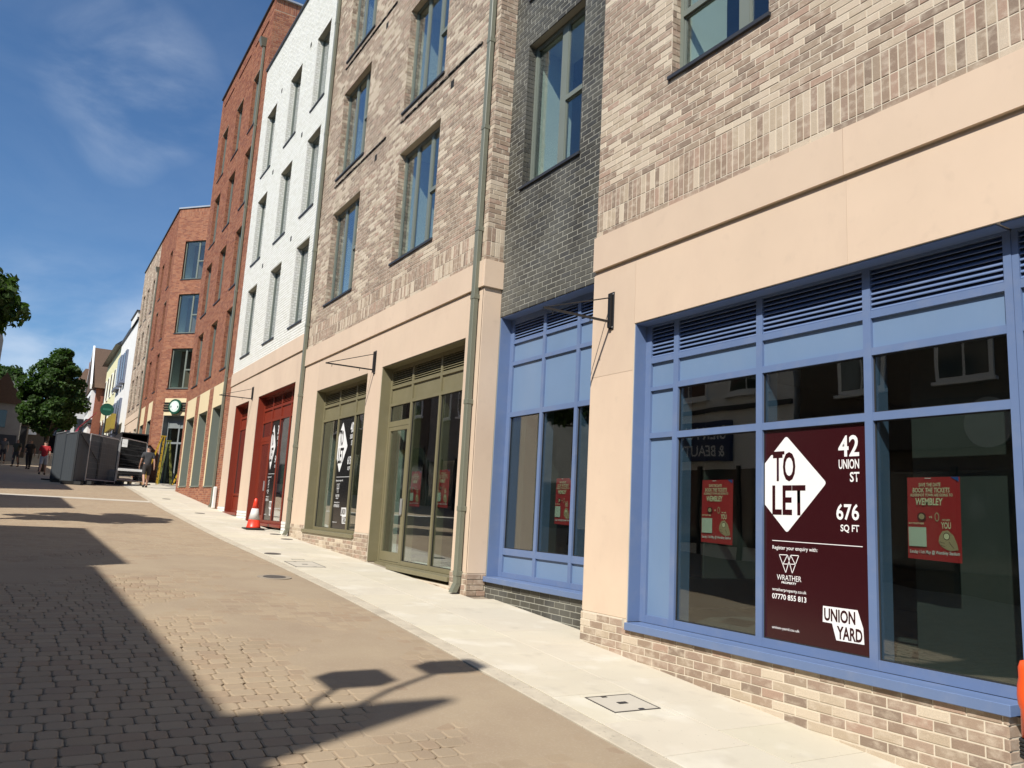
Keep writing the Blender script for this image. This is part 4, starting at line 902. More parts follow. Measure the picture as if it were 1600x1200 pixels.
# ================================================================== left side of the street (out of frame or far)
def left_building(label, y0, y1, z0, z1, mat, xf=-6.4, wins=(), shop=True, cap=M['lead'], group='buildings on the opposite side of the street', name='opposite_building'):
    e = empty(name, (xf, (y0 + y1) / 2, z0), label, 'building', group)
    MB().box(xf - 8, xf, y0, y1, z0 - .5, z1).build('wall', mat, e); MB().box(xf - 8, xf + .06, y0 - .01, y1 + .01, z1, z1 + .05).build('coping', cap, e)
    for (a, b, c, d) in wins:
        f = MB().box(xf - .02, xf + .05, a, b, c, d).build('window', M['white_paint'], e); MB().box(xf + .045, xf + .06, a + .1, (a + b) / 2 - .03, c + .1, d - .1).build('pane', M['glass_far'], f); MB().box(xf + .045, xf + .06, (a + b) / 2 + .03, b - .1, c + .1, d - .1).build('pane', M['glass_far'], f)
        MB().box(xf, xf + .14, a - .08, b + .08, c - .08, c - .001).build('sill', M['white_paint'], f)
    if shop:
        MB().box(xf - .02, xf + .03, y0 + .4, y1 - .4, z0 + .5, z0 + 2.7).build('shop_window', M['glass_far'], e)
        for k in range(int((y1 - y0) / 1.6) + 1): yy = y0 + .3 + k * (y1 - y0 - .6) / max(1, int((y1 - y0) / 1.6)); MB().box(xf, xf + .07, yy - .06, yy + .06, z0, z0 + 2.8).build('mullion', M['black'], e)
    return e
L1 = left_building('dark brown shop building across the street with a narrow pointed gable', -.6, 8.0, -1.5, 7.80, M['render_brown'], wins=[(y, y + 1.3, 3.3, 5.0) for y in (.6, 3.0, 5.4)])
q = MB(); q.hexa([(-6.75, -.15, 7.7), (-6.4, -.15, 7.7), (-6.4, .85, 7.7), (-6.75, .85, 7.7), (-6.75, -.40, 9.88), (-6.4, -.40, 9.88), (-6.4, -.30, 9.92), (-6.75, -.30, 9.92)]); q.build('gable', M['render_brown'], L1)
L1b = left_building('dark brown shop building across the street with dark fascia', 8.05, 14.3, -1.1, 8.35, M['render_brown'], wins=[(9.2, 10.5, 3.6, 5.2), (11.8, 13.1, 3.6, 5.2)])
MB().box(-6.4, -6.25, -.4, 7.9, 1.9, 2.9).build('fascia', pm('dark_fascia', (.03, .02, .018), .5), L1); MB().box(-6.4, -6.25, 8.2, 14.2, 2.1, 3.2).build('fascia', pm('dark_fascia_two', (.03, .022, .02), .5), L1b)
L2 = left_building('white rendered nail salon building across the street', 14.55, 20.0, -.9, 6.0, M['render_white'], wins=[(15.4, 16.9, 4.0, 5.3), (17.8, 19.3, 4.0, 5.3)])
MB().box(-6.42, -6.30, 14.6, 19.95, 3.55, 3.68).build('string_course', M['lead'], L2)
left_building('tall brown shop building before the alley across the street', 20.1, 24.4, -.6, 8.7, M['render_brown'], wins=[(20.9, 22.0, 3.8, 5.4), (22.6, 23.7, 3.8, 5.4)])
left_building('grey building across the street beyond the alley', 28.2, 38.0, .0, 9.6, M['render_grey'], wins=[(29 + k * 2.2, 30.2 + k * 2.2, 4.8, 6.6) for k in range(4)])
left_building('long brown building across the street beside the hoarding', 38.1, 56.0, .8, 10.6, M['render_brown'], wins=[(39 + k * 2.6, 40.3 + k * 2.6, 5.2, 7.0) for k in range(6)])
left_building('plain brown building across the street behind the viewpoint', -22, -.7, -3.5, 6.8, M['render_brown'], wins=[(-20 + k * 3, -18.7 + k * 3, 1.3, 3.3) for k in range(6)])
# far-left visible group
FLb = simple_building('old_building', 'shaded grey stone building at the far left edge', 'building', -12, -2.85, 60, 70, 1, 11.2, M['render_grey'], 'buildings on the opposite side of the street')
for z0 in (5.2, 8.6): MB().box(-4.6, -3.4, 59.9, 59.99, z0, z0 + 1.8).build('window', M['glass_far'], FLb)
FL2 = empty('old_building', (-1, 78, 3), 'low grey-roofed dark shopfront row at the far left', 'building', 'buildings on the opposite side of the street')
MB().box(-9, -.45, 74, 90, 2, 6.4).build('wall', M['render_brown'], FL2)
q = MB(); q.hexa([(-9, 73.6, 6.4), (-.2, 73.6, 6.4), (-.2, 90.4, 6.4), (-9, 90.4, 6.4), (-9, 78, 9.2), (-1.6, 78, 9.2), (-1.6, 86, 9.2), (-9, 86, 9.2)]); q.build('roof', pm('dark_slate_roof', (.07, .07, .07), .9), FL2)
for k in range(3): MB().box(-4.4 + k * 1.4, -3.3 + k * 1.4, 73.85, 73.99, 3.2, 5.2).build('shop_window', M['black'], FL2)
MB().box(-4.6, -.4, 73.6, 73.98, 5.5, 6.3).build('fascia', M['black'], FL2)
FL3 = simple_building('old_building', 'dark far shops with a small white sign', 'building', -6, 1.2, 96, 104, 3, 9.5, M['render_brown'], 'buildings on the opposite side of the street', M['lead'])
MB().box(-.6, .25, 95.8, 95.98, 6.0, 7.4).build('sign_board', M['white_paint'], FL3)

for i, (x0, x1, y0, zt_, rz, mt, lb) in enumerate(((-3.4, -.9, 66.5, 6.2, 8.4, pm('grey_white_render', (.30, .29, .27), .9), 'narrow shaded grey shop with a small gable at the far left'), (-.2, .75, 108, 9.2, 12.0, M['red_wall'], 'narrow brick gabled shop far behind the street tree'), (.8, 1.7, 112, 10.0, 12.6, pm('cream_render', (.5, .42, .3), .9), 'narrow cream gabled shop far behind the street tree'), (1.75, 2.7, 118, 10.4, 13.4, M['render_brown'], 'narrow brown gabled shop far behind the street tree'))):
    e = empty('gabled_shop', ((x0 + x1) / 2, y0, 3), lb, 'building', 'small gabled shops closing the far street'); MB().box(x0, x1, y0, y0 + 6, 2, zt_).build('wall', mt, e)
    q = MB(); xm = (x0 + x1) / 2; q.add([(x0 - .1, y0 - .2, zt_), (x1 + .1, y0 - .2, zt_), (xm, y0 - .2, rz), (x0 - .1, y0 + 6, zt_), (x1 + .1, y0 + 6, zt_), (xm, y0 + 6, rz)], [(0, 1, 2), (3, 5, 4), (0, 2, 5, 3), (1, 4, 5, 2), (0, 3, 4, 1)]); q.build('roof', M['tile_roof'], e)
    MB().box(xm - .35, xm + .35, y0 - .06, y0 - .01, zt_ - 1.7, zt_ - .5).build('window', M['glass_far'], e); MB().box(x0 + .1, x1 - .1, y0 - .08, y0 - .01, zt_ - 2.9, zt_ - 2.2).build('fascia', M['white_paint'] if i % 2 else M['lead'], e)
e = empty('shop_sign', (-.9, 66, 5), 'small white and blue sign hanging at the far left shops', 'sign'); MB().box(-.75, -.05, 63.9, 64.0, 5.0, 6.0).build('board', M['white_paint'], e); MB().box(-.55, -.25, 63.86, 63.895, 5.2, 5.8).build('board_mark', pm('blue_mark', (.05, .12, .3), .5), e)
awning(.9, 68, 71.5, 6.5, pm('orange_canvas', (.45, .16, .08), .8), 'faded orange shop canopy left of the street tree trunk', 1.1, .6)
# ------------------------------------------------------------------ text helper
def text_mesh(s, size, sx=1.0, bold=0.0, shear=0.0, align='LEFT', extrude=.0):
    c = bpy.data.curves.new('lettering', 'FONT'); c.body = s; c.size = size; c.offset = bold; c.shear = shear; c.align_x = align; c.extrude = extrude; c.resolution_u = 3
    o = bpy.data.objects.new('tmp_text', c); COL.objects.link(o); dg = bpy.context.evaluated_depsgraph_get(); dg.update()
    me = bpy.data.meshes.new_from_object(o.evaluated_get(dg)); bpy.data.objects.remove(o); bpy.data.curves.remove(c)
    return me
def text(parent, fac, s, ul, vb, width, height, mat, d, bold=.012, shear=0, name='lettering', rot=0, flip=1):
    """fit string s into width x height with lower-left (viewer's) at u=ul, v=vb"""
    me = text_mesh(s, 1.0, 1.0, bold, shear); n = len(me.vertices)
    if not n: return
    co = np.zeros(n * 3); me.vertices.foreach_get('co', co); co = co.reshape(-1, 3); mn, mx = co.min(0), co.max(0)
    x = (co[:, 0] - mn[0]) / (mx[0] - mn[0]) * width; y = (co[:, 1] - mn[1]) / (mx[1] - mn[1]) * height
    W = fac.arr(np.stack([ul - flip * x, vb + y, np.full(n, d)], 1)); c = W.mean(0); me.vertices.foreach_set('co', (W - c).ravel()); me.update(); me.materials.clear(); me.materials.append(mat)
    for p in me.polygons: p.material_index = 0
    return link(name, me, parent, c)

# salon sign on the white building opposite (seen mirrored in the glass)
FLf = Fac((-6.4, 0, 0), (0, -1, 0))
sg = empty('shop_sign', (-6.3, 18, 2.6), 'dark blue salon sign across the street, mirrored in the blue shopfront', 'sign')
FLf.b('board', pm('navy_sign_board', (.012, .03, .10), .5), sg, -19.6, -16.7, 2.05, 3.25, -.16, -.03)
text(sg, FLf, 'SILK NAILS', -16.9 , 2.72, 2.4, .38, M['white_paint'], -.165, bold=.01); text(sg, FLf, '& BEAUTY', -16.9, 2.18, 1.95, .36, M['white_paint'], -.165, bold=.01)
rs = empty('shop_sign', (-6.3, 10, 2.6), 'round pale sign across the street on the dark fascia', 'sign'); disc(FLf, MB(), -9.3, 2.6, .55, -.22, -.151).build('disc', pm('grey_sign', (.3, .31, .32), .6), rs)

# ================================================================== signs on the glass
M['vinyl'] = pm('maroon_vinyl', (.034, .006, .008), .18, var=.03, spec=.6)
M['vinyl_black'] = pm('black_vinyl', (.012, .012, .013), .2, spec=.6)
M['vinyl_white'] = pm('white_vinyl', (.80, .80, .79), .45, var=.02)
def to_let(fac, uL, uR, v0, v1, d, bgm, label, num, area, unit='SQ FT'):
    """window vinyl, laid out in local metres of the large one (1.03 x 1.81)"""
    W, Hh = uL - uR, v1 - v0; sx, sy = W / 1.03, Hh / 1.81
    e = empty('to_let_sign', fac.p((uL + uR) / 2, v0, d), label, 'window sign', 'to let vinyls in the shop windows')
    fac.b('backing', bgm, e, uR, uL, v0, v1, d - .0015, d)
    P = lambda x, y: (uL - x * sx, v0 + y * sy); z = d - .0032
    def pl(pts, mat, dd, nm):
        q = MB(); pts = [P(*p) for p in pts]; n = len(pts); q.add([fac.p(a, b, dd) for a, b in pts], [tuple(range(n))]); q.build(nm, mat, e)
    def T(s, x, y, w, h, mat=M['vinyl_white'], dd=z, bold=.02, nm='lettering'):
        text(e, fac, s, P(x, y)[0], P(x, y)[1], w * sx, h * sy, mat, dd, bold=bold, name=nm)
    def rnd(c, a, b, r=.028):   # rounded corner at c between directions to a and b
        c = Vector(c); a = (Vector(a) - c).normalized(); b = (Vector(b) - c).normalized(); return [tuple(c + a * r * (1 - t) ** 2 + b * r * t ** 2) for t in (0, .25, .5, .75, 1)]
    t, rr, bt = (.245, 1.745), (.650, 1.330), (.247, .905)
    pts = [(.003, 1.505)] + rnd(t, (.003, 1.505), rr) + rnd(rr, t, bt) + rnd(bt, rr, (.003, 1.151)) + [(.003, 1.151)]
    pl(pts, M['vinyl_white'], z, 'diamond')
    T('TO', .100, 1.347, .240, .255, bgm, z - .0012, .022); T('LET', .092, 1.058, .350, .255, bgm, z - .0012, .022)
    # the letters break the outline of the diamond
    pl([(.06, 1.612), (.225, 1.612), (.225, 1.583), (.06, 1.583)], bgm, z - .0010, 'lettering_bar')
    T(num, .765, 1.540, .190, .172); T('UNION', .767, 1.440, .186, .078); T('ST', .868, 1.334, .086, .080)
    T(area, .738, 1.030, .206, .130); T(unit, .775, .930, .168, .065)
    pl([(.09, .838), (.97, .832), (.97, .826), (.09, .832)], M['vinyl_white'], z, 'rule')
    T('Register your enquiry with:', .092, .752, .462, .042, bold=.008)
    for a, b in (((.165, .717), (.252, .720)), ((.285, .720), (.368, .721)), ((.165, .717), (.233, .570)), ((.233, .570), (.285, .720)), ((.252, .720), (.300, .571)), ((.300, .571), (.368, .721)), ((.202, .641), (.337, .648)), ((.208, .645), (.252, .720)), ((.285, .720), (.33, .648))):
        A_, B_ = Vector(a), Vector(b); n = (B_ - A_).normalized(); n = Vector((-n.y, n.x)) * .0032; pl([A_ + n, B_ + n, B_ - n, A_ - n], M['vinyl_white'], z, 'logo_stroke')
    T('WRATHER', .139, .505, .253, .045, bold=.0); T('PROPERTY', .189, .477, .153, .018, bold=.03)
    T('wratherproperty.co.uk', .088, .402, .354, .034, bold=.006); T('07770 855 813', .088, .342, .353, .045, bold=.018)
    pl([(.601, .339), (.915, .341), (.962, .209), (.968, .090), (.721, .087), (.684, .211), (.597, .213)], M['vinyl_white'], z, 'logo_panel')
    T('UNION', .612, .226, .283, .100, bgm, z - .0012, .030); T('YARD', .728, .100, .226, .100, bgm, z - .0012, .030)
    T('union-yard.co.uk', .087, .086, .284, .030, bold=.006)
    return e
to_let(FR, 4.945, 3.915, -.88, .91, .192, M['vinyl'], 'maroon TO LET window sign reading 42 Union St, 676 sq ft', '42', '676')
to_let(FR, 16.67, 15.70, -.375, 1.95, .232, M['vinyl_black'], 'black TO LET sign in the smaller olive green shop window', '40', '613')
to_let(FR, 22.33, 21.50, -.36, 2.33, .232, M['vinyl_black'], 'black TO LET sign in the dark red shopfront beside the door', '38', '549')

M['poster'] = pm('red_poster_paper', (.46, .030, .035), .45, var=.05); M['poster_text'] = pm('poster_cream_ink', (.78, .68, .45), .5); M['poster_blue'] = pm('poster_blue_ink', (.03, .09, .32), .5)
M['skin_print'] = pm('poster_tan_ink', (.48, .33, .20), .5); M['ink'] = pm('poster_dark_ink', (.10, .02, .02), .5)
def poster(fac, uc, v0, d, label, w=.40, h=.59, blue=True):
    e = empty('poster', fac.p(uc, v0, d), label, 'poster', 'red football posters in the shop windows')
    uL = uc + w / 2; q = MB(); nx = 6; vs = []; fs = []
    for j in range(2):
        for i in range(nx + 1): vs.append(fac.p(uL - w * i / nx + (.006 if j == 0 else -.004 * (i == 0)), v0 + h * j - .012 * (1 - j) * i / nx, d + .004 * math.sin(i * 1.1)))
    for i in range(nx): fs.append((i, i + 1, nx + 2 + i, nx + 1 + i))
    q.add([v + fac.N * .0006 for v in vs] + vs, fs + [tuple(k + len(vs) for k in f)[::-1] for f in fs]); q.build('sheet', M['poster'], e)
    z = d - .007; P = lambda x, y: (uL - x * w, v0 + y * h)
    def T(s, x, y, ww, hh, mat=M['poster_text'], bold=.02, shear=.12): text(e, fac, s, P(x, y)[0], P(x, y)[1], ww * w, hh * h, mat, z, bold=bold, shear=shear, name='print')
    def pl(pts, mat, nm, dz=0): q = MB(); pts = [P(*p) for p in pts]; q.add([fac.p(a, b, z - dz) for a, b in pts], [tuple(range(len(pts)))]); q.build(nm, mat, e)
    T('SAVE THE DATE', .24, .885, .42, .045); T('BOOK THE TICKETS', .12, .810, .70, .060); T('ALDERSHOT TOWN ARE GOING TO', .07, .762, .80, .036); T('WEMBLEY', .17, .655, .52, .088, bold=.03)
    T('VS', .42, .498, .06, .026); T('WE NEED', .66, .468, .15, .022, shear=0); T('YOU', .64, .375, .18, .080, bold=.03, shear=0)
    T('BUY TICKETS HERE', .03, .420, .29, .022, shear=0); T('Sunday 11th May @ Wembley Stadium', .03, .055, .93, .055, M['vinyl_white'], bold=.015)
    if blue: pl([(.84, .998), (.99, .998), (.99, .94)], M['poster_blue'], 'corner_flash')
    pl([(.36, .99), (.48, .99), (.48, .982), (.36, .982)], M['vinyl_white'], 'dash')
    pl([(.02, .15), (.36, .15), (.36, .385), (.02, .385)], pm('poster_pale_panel', (.58, .66, .50), .5) if 'pp' not in M else M['pp'], 'blank_panel')
    c8 = lambda x, y, r, ry, n=14: [(x + r * math.cos(2 * math.pi * k / n), y + ry * math.sin(2 * math.pi * k / n)) for k in range(n)]
    pl(c8(.28, .515, .085, .052), M['ink'], 'crest'); pl(c8(.28, .515, .055, .035), M['skin_print'], 'crest_inner', .0008); pl(c8(.57, .515, .045, .056), M['skin_print'], 'crest'); pl(c8(.57, .515, .028, .04), M['poster'], 'crest_inner', .0008)
    # pointing fist: palm, curled fingers, fingertip, cuff
    pl([(.60, .28), (.66, .345), (.76, .36), (.86, .30), (.92, .20), (.94, .13), (.84, .12), (.80, .115), (.72, .13), (.62, .17), (.585, .22)], M['skin_print'], 'hand_print', .0004)
    for (x, y, r) in ((.63, .275, .03), (.625, .235, .028), (.65, .198, .026)): pl(c8(x, y, r, r * .72), pm('poster_tan_shade', (.36, .24, .14), .5) if False else M['skin_print'], 'knuckle_print', .0009)
    pl(c8(.735, .285, .062, .045), M['ink'], 'fingertip_ring', .0010); pl(c8(.735, .285, .050, .036), M['poster_text'], 'fingertip_print', .0014)
    pl([(.60, .222), (.70, .205), (.70, .200), (.60, .216)], M['ink'], 'crease_print', .0012); pl([(.62, .178), (.71, .17), (.71, .165), (.62, .172)], M['ink'], 'crease_print', .0012); pl([(.78, .22), (.86, .15), (.855, .145), (.775, .214)], M['ink'], 'crease_print', .0012)
    return e
M['pp'] = pm('poster_pale_panel', (.60, .62, .52), .5)
poster(FR, 5.555, -.11, .235, 'red football poster in the left pane of the nearest blue window')
poster(FR, 3.425, -.12, .235, 'red football poster in the right pane, beside the maroon sign')
poster(FB, 8.60, -.02, .275, 'red football poster in the recessed blue shop window', w=.36)
poster(FR, 12.58, .14, .275, 'red football poster in the green shopfront just right of the door'); poster(FR, 11.52, .14, .275, 'red football poster at the right end of the green shopfront'); poster(FR, 14.95, .25, .275, 'red football poster at the right end of the smaller green window')
q = empty('notice', FR.p(20.9, 1.0, .26), 'pale green notice sheet inside the dark red shopfront', 'notice'); FR.b('sheet', pm('pale_green_paper', (.40, .52, .36), .6), q, 20.70, 21.15, .42, 1.10, .262, .266)

# ================================================================== projecting sign brackets
def bracket(u, vlo, vhi, varm, reach, label):
    e = empty('sign_bracket', FR.p(u, vlo, 0), label, 'bracket', 'empty black sign brackets on the facades')
    FR.b('wall_plate', M['black'], e, u - .045, u + .045, vlo, vhi, -.012, 0, bevel=.003); FR.b('channel', M['black'], e, u - .022, u + .022, vlo + .02, vhi - .02, -.045, -.012)
    FR.b('arm', M['black'], e, u - .011, u + .011, varm - .012, varm + .012, -reach, -.045)
    MB().tube([FR.p(u, vhi - .07, -.045), FR.p(u, varm + .012, -reach + .03)], .007, 8).build('stay_rod', M['black'], e)
    for r in (.30, reach - .12): MB().tube([FR.p(u, varm - .010, -r), FR.p(u, varm - .055, -r)], .005, 6).build('hanging_eye', M['black'], e)
    for (a, b) in ((-.032, vlo + .025), (.032, vlo + .025), (-.032, vhi - .025), (.032, vhi - .025)): MB().tube([FR.p(u + a, b, -.018), FR.p(u + a, b, -.011)], .008, 6).build('bolt', M['alu'], e)
bracket(6.97, 2.165, 2.60, 2.255, .92, 'black sign bracket on the stone pier of the blue shopfront')
bracket(14.25, 2.60, 3.05, 2.675, .96, 'black sign bracket between the two olive green shopfronts')
bracket(24.06, 3.07, 3.48, 3.115, .95, 'black sign bracket between the two red shop windows')

# ================================================================== traffic cone, barrier post
M['cone'] = pm('orange_red_cone_plastic', (.72, .045, .018), .4, var=.06); M['cone_white'] = pm('cone_reflective_sleeve', (.66, .64, .62), .5, stain=(.4, .37, .33), stain_amt=.5, stain_scale=12); M['rubber'] = pm('black_rubber', (.018, .018, .018), .8)
zc = g(20.4) + .012; e = empty('traffic_cone', (4.93, 20.4, zc), 'red and white traffic cone standing in front of the dark red shopfront', 'traffic cone')
q = MB(); q.box(4.70, 5.16, 20.17, 20.63, zc, zc + .035); q.build('base', M['rubber'], e, bevel=.01)
MB().lathe((4.93, 20.4, zc + .035), [(.185, 0), (.165, .03), (.135, .20)]).build('lower_body', M['cone'], e, smooth=True)
MB().lathe((4.93, 20.4, zc + .235), [(.137, 0), (.082, .27)]).build('sleeve', M['cone_white'], e, smooth=True)
MB().lathe((4.93, 20.4, zc + .505), [(.080, 0), (.042, .22), (.030, .235), (.028, .25)]).build('upper_body', M['cone'], e, smooth=True)
bx, by = 4.252, 2.135; zb = g(by) + .01; M['orange'] = pm('bright_orange_plastic', (.85, .10, .02), .35, var=.03)
e = empty('barrier_post', (bx, by, zb), 'bright orange barrier post with black collar at the right edge', 'barrier post')
MB().lathe((bx, by, zb), [(.20, 0), (.20, .05), (.17, .08), (.055, .10)]).build('base', M['rubber'], e, smooth=False)
MB().lathe((bx, by, zb + .10), [(.038, 0), (.038, .545)]).build('lower_tube', pm('red_tube', (.55, .03, .03), .4), e, smooth=True)
q = MB()
for k in range(5): q.lathe((bx, by, zb + .64 + k * .018), [(.052, 0), (.056, .005), (.056, .012), (.052, .016)])
q.build('collar', M['rubber'], e)
MB().lathe((bx, by, zb + .735), [(.044, 0), (.044, .125), (.053, .15), (.056, .19), (.053, .235), (.046, .27), (.046, .32), (.036, .35), (.0, .362)]).build('head', M['orange'], e, smooth=True)

# ================================================================== people
M['skin'] = pm('skin', (.42, .24, .17), .55); M['hair'] = pm('dark_hair', (.03, .02, .015), .7)
def skin_chain(name, verts, edges, radii, mat, parent, origin, yaw, sub=2):
    me = bpy.data.meshes.new(name); me.from_pydata(verts, edges, []); o = bpy.data.objects.new('tmp', me); COL.objects.link(o)
    md = o.modifiers.new('s', 'SKIN'); sv = me.skin_vertices[0].data
    for i, r in enumerate(radii): sv[i].radius = (r, r) if not isinstance(r, tuple) else r; sv[i].use_root = (i == 0)
    md.use_smooth_shade = True; ss = o.modifiers.new('u', 'SUBSURF'); ss.levels = ss.render_levels = sub
    dg = bpy.context.evaluated_depsgraph_get(); dg.update(); m2 = bpy.data.meshes.new_from_object(o.evaluated_get(dg)); bpy.data.objects.remove(o); m2.name = name
    n = len(m2.vertices); co = np.zeros(n * 3); m2.vertices.foreach_get('co', co); co = co.reshape(-1, 3); c_, s_ = math.cos(yaw), math.sin(yaw)
    W = np.stack([co[:, 0] * c_ - co[:, 1] * s_, co[:, 0] * s_ + co[:, 1] * c_, co[:, 2]], 1) + np.array(origin); c = W.mean(0)
    m2.vertices.foreach_set('co', (W - c).ravel()); m2.update(); m2.materials.clear(); m2.materials.append(mat); return link(name, m2, parent, c)
def person(x, y, yaw, label, top, bottom, shoe, stride=.22, h=1.75, shorts=True, hair=None, zo=0.0):
    z = g(y) + .012 + zo; o = (x, y, z); k = h / 1.75; e = empty('person', o, label, 'person')
    L = dict(pel=(0, 0, .95), sp=(0, .01, 1.15), ch=(0, 0, 1.38), nk=(0, .01, 1.50), hd=(0, .02, 1.60), ht=(0, .025, 1.70))
    V = []; E = []; Rr = []
    def a(p, r, pr=None):
        V.append(tuple(k * c for c in p)); Rr.append(r if not isinstance(r, float) else r * k)
        if pr is not None: E.append((pr, len(V) - 1))
        return len(V) - 1
    pel = a(L['pel'], .135); sp = a(L['sp'], .125, pel); ch = a(L['ch'], .125, sp); nk = a(L['nk'], .055, ch); hd = a(L['hd'], .082, nk); ht = a(L['ht'], .078, hd)
    legs = []
    for s in (-1, 1):
        f = stride * s; hp = a((s * .095, 0, .88), .095, pel); kn = a((s * .10, f * .45 + .03, .50), .062, hp); cf = a((s * .10, f * .75 - .01, .34), .058, kn); an = a((s * .10, f - .03 - (.06 if s < 0 else 0), .09 + (.03 if f < 0 else 0)), .036, cf); a((s * .105, f + .11, .035), .030, an); legs.append((hp, kn, cf, an))
    arms = []
    for s in (-1, 1):
        f = -stride * s * .6; sh = a((s * .18, 0, 1.41), .055, ch); el = a((s * .245, f * .4 - .02, 1.14), .040, sh); wr = a((s * .265, f + .03, .90), .026, el); pa = a((s * .268, f + .045, .84), .034, wr); arms.append((sh, el, wr))
        for j in range(4): fb = a((s * .268, f + .02 + j * .019, .79), .0095, pa); a((s * (.262), f + .022 + j * .019, .735 + abs(j - 1.3) * .008), .008, fb)
        a((s * .255, f + .085, .80), .010, pa)
    skin_chain('body', V, E, Rr, M['skin'], e, o, yaw)
    hv = lambda p: tuple(k * c for c in p)
    sv = [hv((0, 0, .84)), hv((0, .01, 1.12)), hv((0, 0, 1.38)), hv((0, .0, 1.475))]; se = [(0, 1), (1, 2), (2, 3)]; sr = [.172, .158, .178, .10]
    for s, (sh, el, wr) in zip((-1, 1), arms):
        n = len(sv); mid = tuple((V[sh][i] * .25 + V[el][i] * .75) for i in range(3)); sv += [(V[sh][0] * .95, V[sh][1], V[sh][2] + .005), mid]; se += [(2, n), (n, n + 1)]; sr += [.095, .078]
    skin_chain('shirt', sv, se, sr, top, e, o, yaw)
    bv = [hv((0, 0, 1.06)), hv((0, 0, .90))]; be = [(0, 1)]; br = [.150, .150]
    for s, (hp, kn, cf, an) in zip((-1, 1), legs):
        n = len(bv); end = V[kn] if shorts else V[an]; bv += [V[hp], tuple((V[hp][i] + V[kn][i]) / 2 for i in range(3)), end]; be += [(1, n), (n, n + 1), (n + 1, n + 2)]; br += [.112, .095, .085 if shorts else .055]
    skin_chain('shorts' if shorts else 'trousers', bv, be, br, bottom, e, o, yaw)
    skin_chain('hair', [hv((0, -.005, 1.63)), hv((0, .0, 1.715))], [(0, 1)], [.085, .080], hair or M['hair'], e, o, yaw)
    for s, (hp, kn, cf, an) in zip((-1, 1), legs):
        A_ = V[an]; skin_chain('shoe', [(A_[0], A_[1] - .03, .05 + (A_[2] - .09)), (A_[0], A_[1] + .08, .042), (A_[0], A_[1] + .17, .035)], [(0, 1), (1, 2)], [.052, .050, .036], shoe, e, o, yaw)
    c_, s_ = math.cos(yaw), math.sin(yaw)
    for s in (-1, 1): 
        lx, ly, lz = s * .083 * k, .02 * k, 1.62 * k; MB().lathe((x + lx * c_ - ly * s_, y + lx * s_ + ly * c_, z + lz - .03), [(.004, 0), (.014, .02), (.014, .045), (.004, .06)], 8).build('ear', M['skin'], e, smooth=True)
    lx, ly, lz = 0, .108 * k, 1.60 * k; MB().lathe((x - ly * s_, y + ly * c_, z + lz - .02), [(.018, 0), (.012, .03), (.006, .05)], 8).build('nose', M['skin'], e, smooth=True)
    for s in (-1, 1):
        lx, ly, lz = s * .032 * k, .100 * k, 1.635 * k; MB().lathe((x + lx * c_ - ly * s_, y + lx * s_ + ly * c_, z + lz - .006), [(.004, 0), (.010, .006), (.004, .012)], 8).build('eye', M['hair'], e)
    return e
cl = lambda n, c: pm(n, c, .85, var=.12, scale=8)
person(4.42, 38.2, .05, 'man in dark grey T-shirt and shorts walking away along the pavement', cl('charcoal_shirt', (.045, .047, .052)), cl('dark_shorts', (.03, .027, .026)), M['rubber'], .24, 1.80)
person(.62, 47.5, -.1, 'person in red top and pale shorts walking beside the grey hoarding', cl('red_shirt', (.42, .02, .025)), cl('pale_shorts', (.38, .38, .40)), M['rubber'], .2, 1.72)
person(-.05, 55.5, .3, 'person in dark clothes standing under the street tree', cl('black_coat', (.02, .02, .022)), cl('black_trousers', (.015, .015, .017)), M['rubber'], .1, 1.75, shorts=False)
person(-.75, 58.0, 2.6, 'person in olive jacket near the far left shops', cl('olive_coat', (.05, .05, .03)), cl('grey_trousers', (.05, .05, .055)), M['rubber'], .12, 1.7, shorts=False)
person(-1.55, 62.0, 3.0, 'person in pale grey top by the far left shop wall', cl('grey_coat', (.12, .12, .12)), cl('navy_trousers', (.02, .022, .035)), M['rubber'], .12, 1.7, shorts=False)

# ================================================================== hoarding, fence, vehicles, ladders, pallet
M['hoard'] = pm('grey_painted_steel_hoarding', (.052, .060, .068), .6, var=.08, scale=1.2); M['hoard_rail'] = pm('pale_grey_rail', (.22, .23, .24), .5); M['wire'] = pm('dull_wire', (.16, .16, .165), .6); M['galv'] = pm('galvanised_steel', (.50, .51, .52), .4, metal=.5)
def hpanel(p0, p1, h, label, corr=True):
    x0, y0 = p0; x1, y1 = p1; L = math.hypot(x1 - x0, y1 - y0); U = Vector(((x0 - x1) / L, (y0 - y1) / L, 0)); z = min(g(y0), g(y1)) + .02
    f = Fac((x1, y1, z + .12), U); e = empty('hoarding_panel', ((x0 + x1) / 2, (y0 + y1) / 2, z), label, 'hoarding', 'grey hoarding panels round the works')
    n = max(6, int(L / .16)); q = MB(); vs = []
    for i in range(n + 1):
        u = L * i / n; dd = .004 if i % 2 else 0; vs.append((u, dd))
    for i in range(n):
        (a, da), (b, db) = vs[i], vs[i + 1]
        q.add([f.p(a, 0, da), f.p(b, 0, db), f.p(b, h, db), f.p(a, h, da)], [(0, 1, 2, 3)])
    o = q.build('sheet', M['hoard'], e); f.b('backing', M['hoard'], e, 0, L, .0, h, .022, .035)
    for (a, b) in ((-.02, .03), (L - .03, L + .02)): f.b('post', M['hoard'], e, a, b, -.12, h + .05, -.03, .04)
    f.b('top_rail', M['hoard_rail'], e, 0, L, h - .02, h + .01, -.025, .0); f.b('bottom_rail', M['hoard'], e, 0, L, -.02, .03, -.025, 0)
    for u in (.05, L - .05): f.b('foot_block', M['rubber'], e, u - .12, u + .12, -.13, .0, -.35, .35)
    return e, f, L
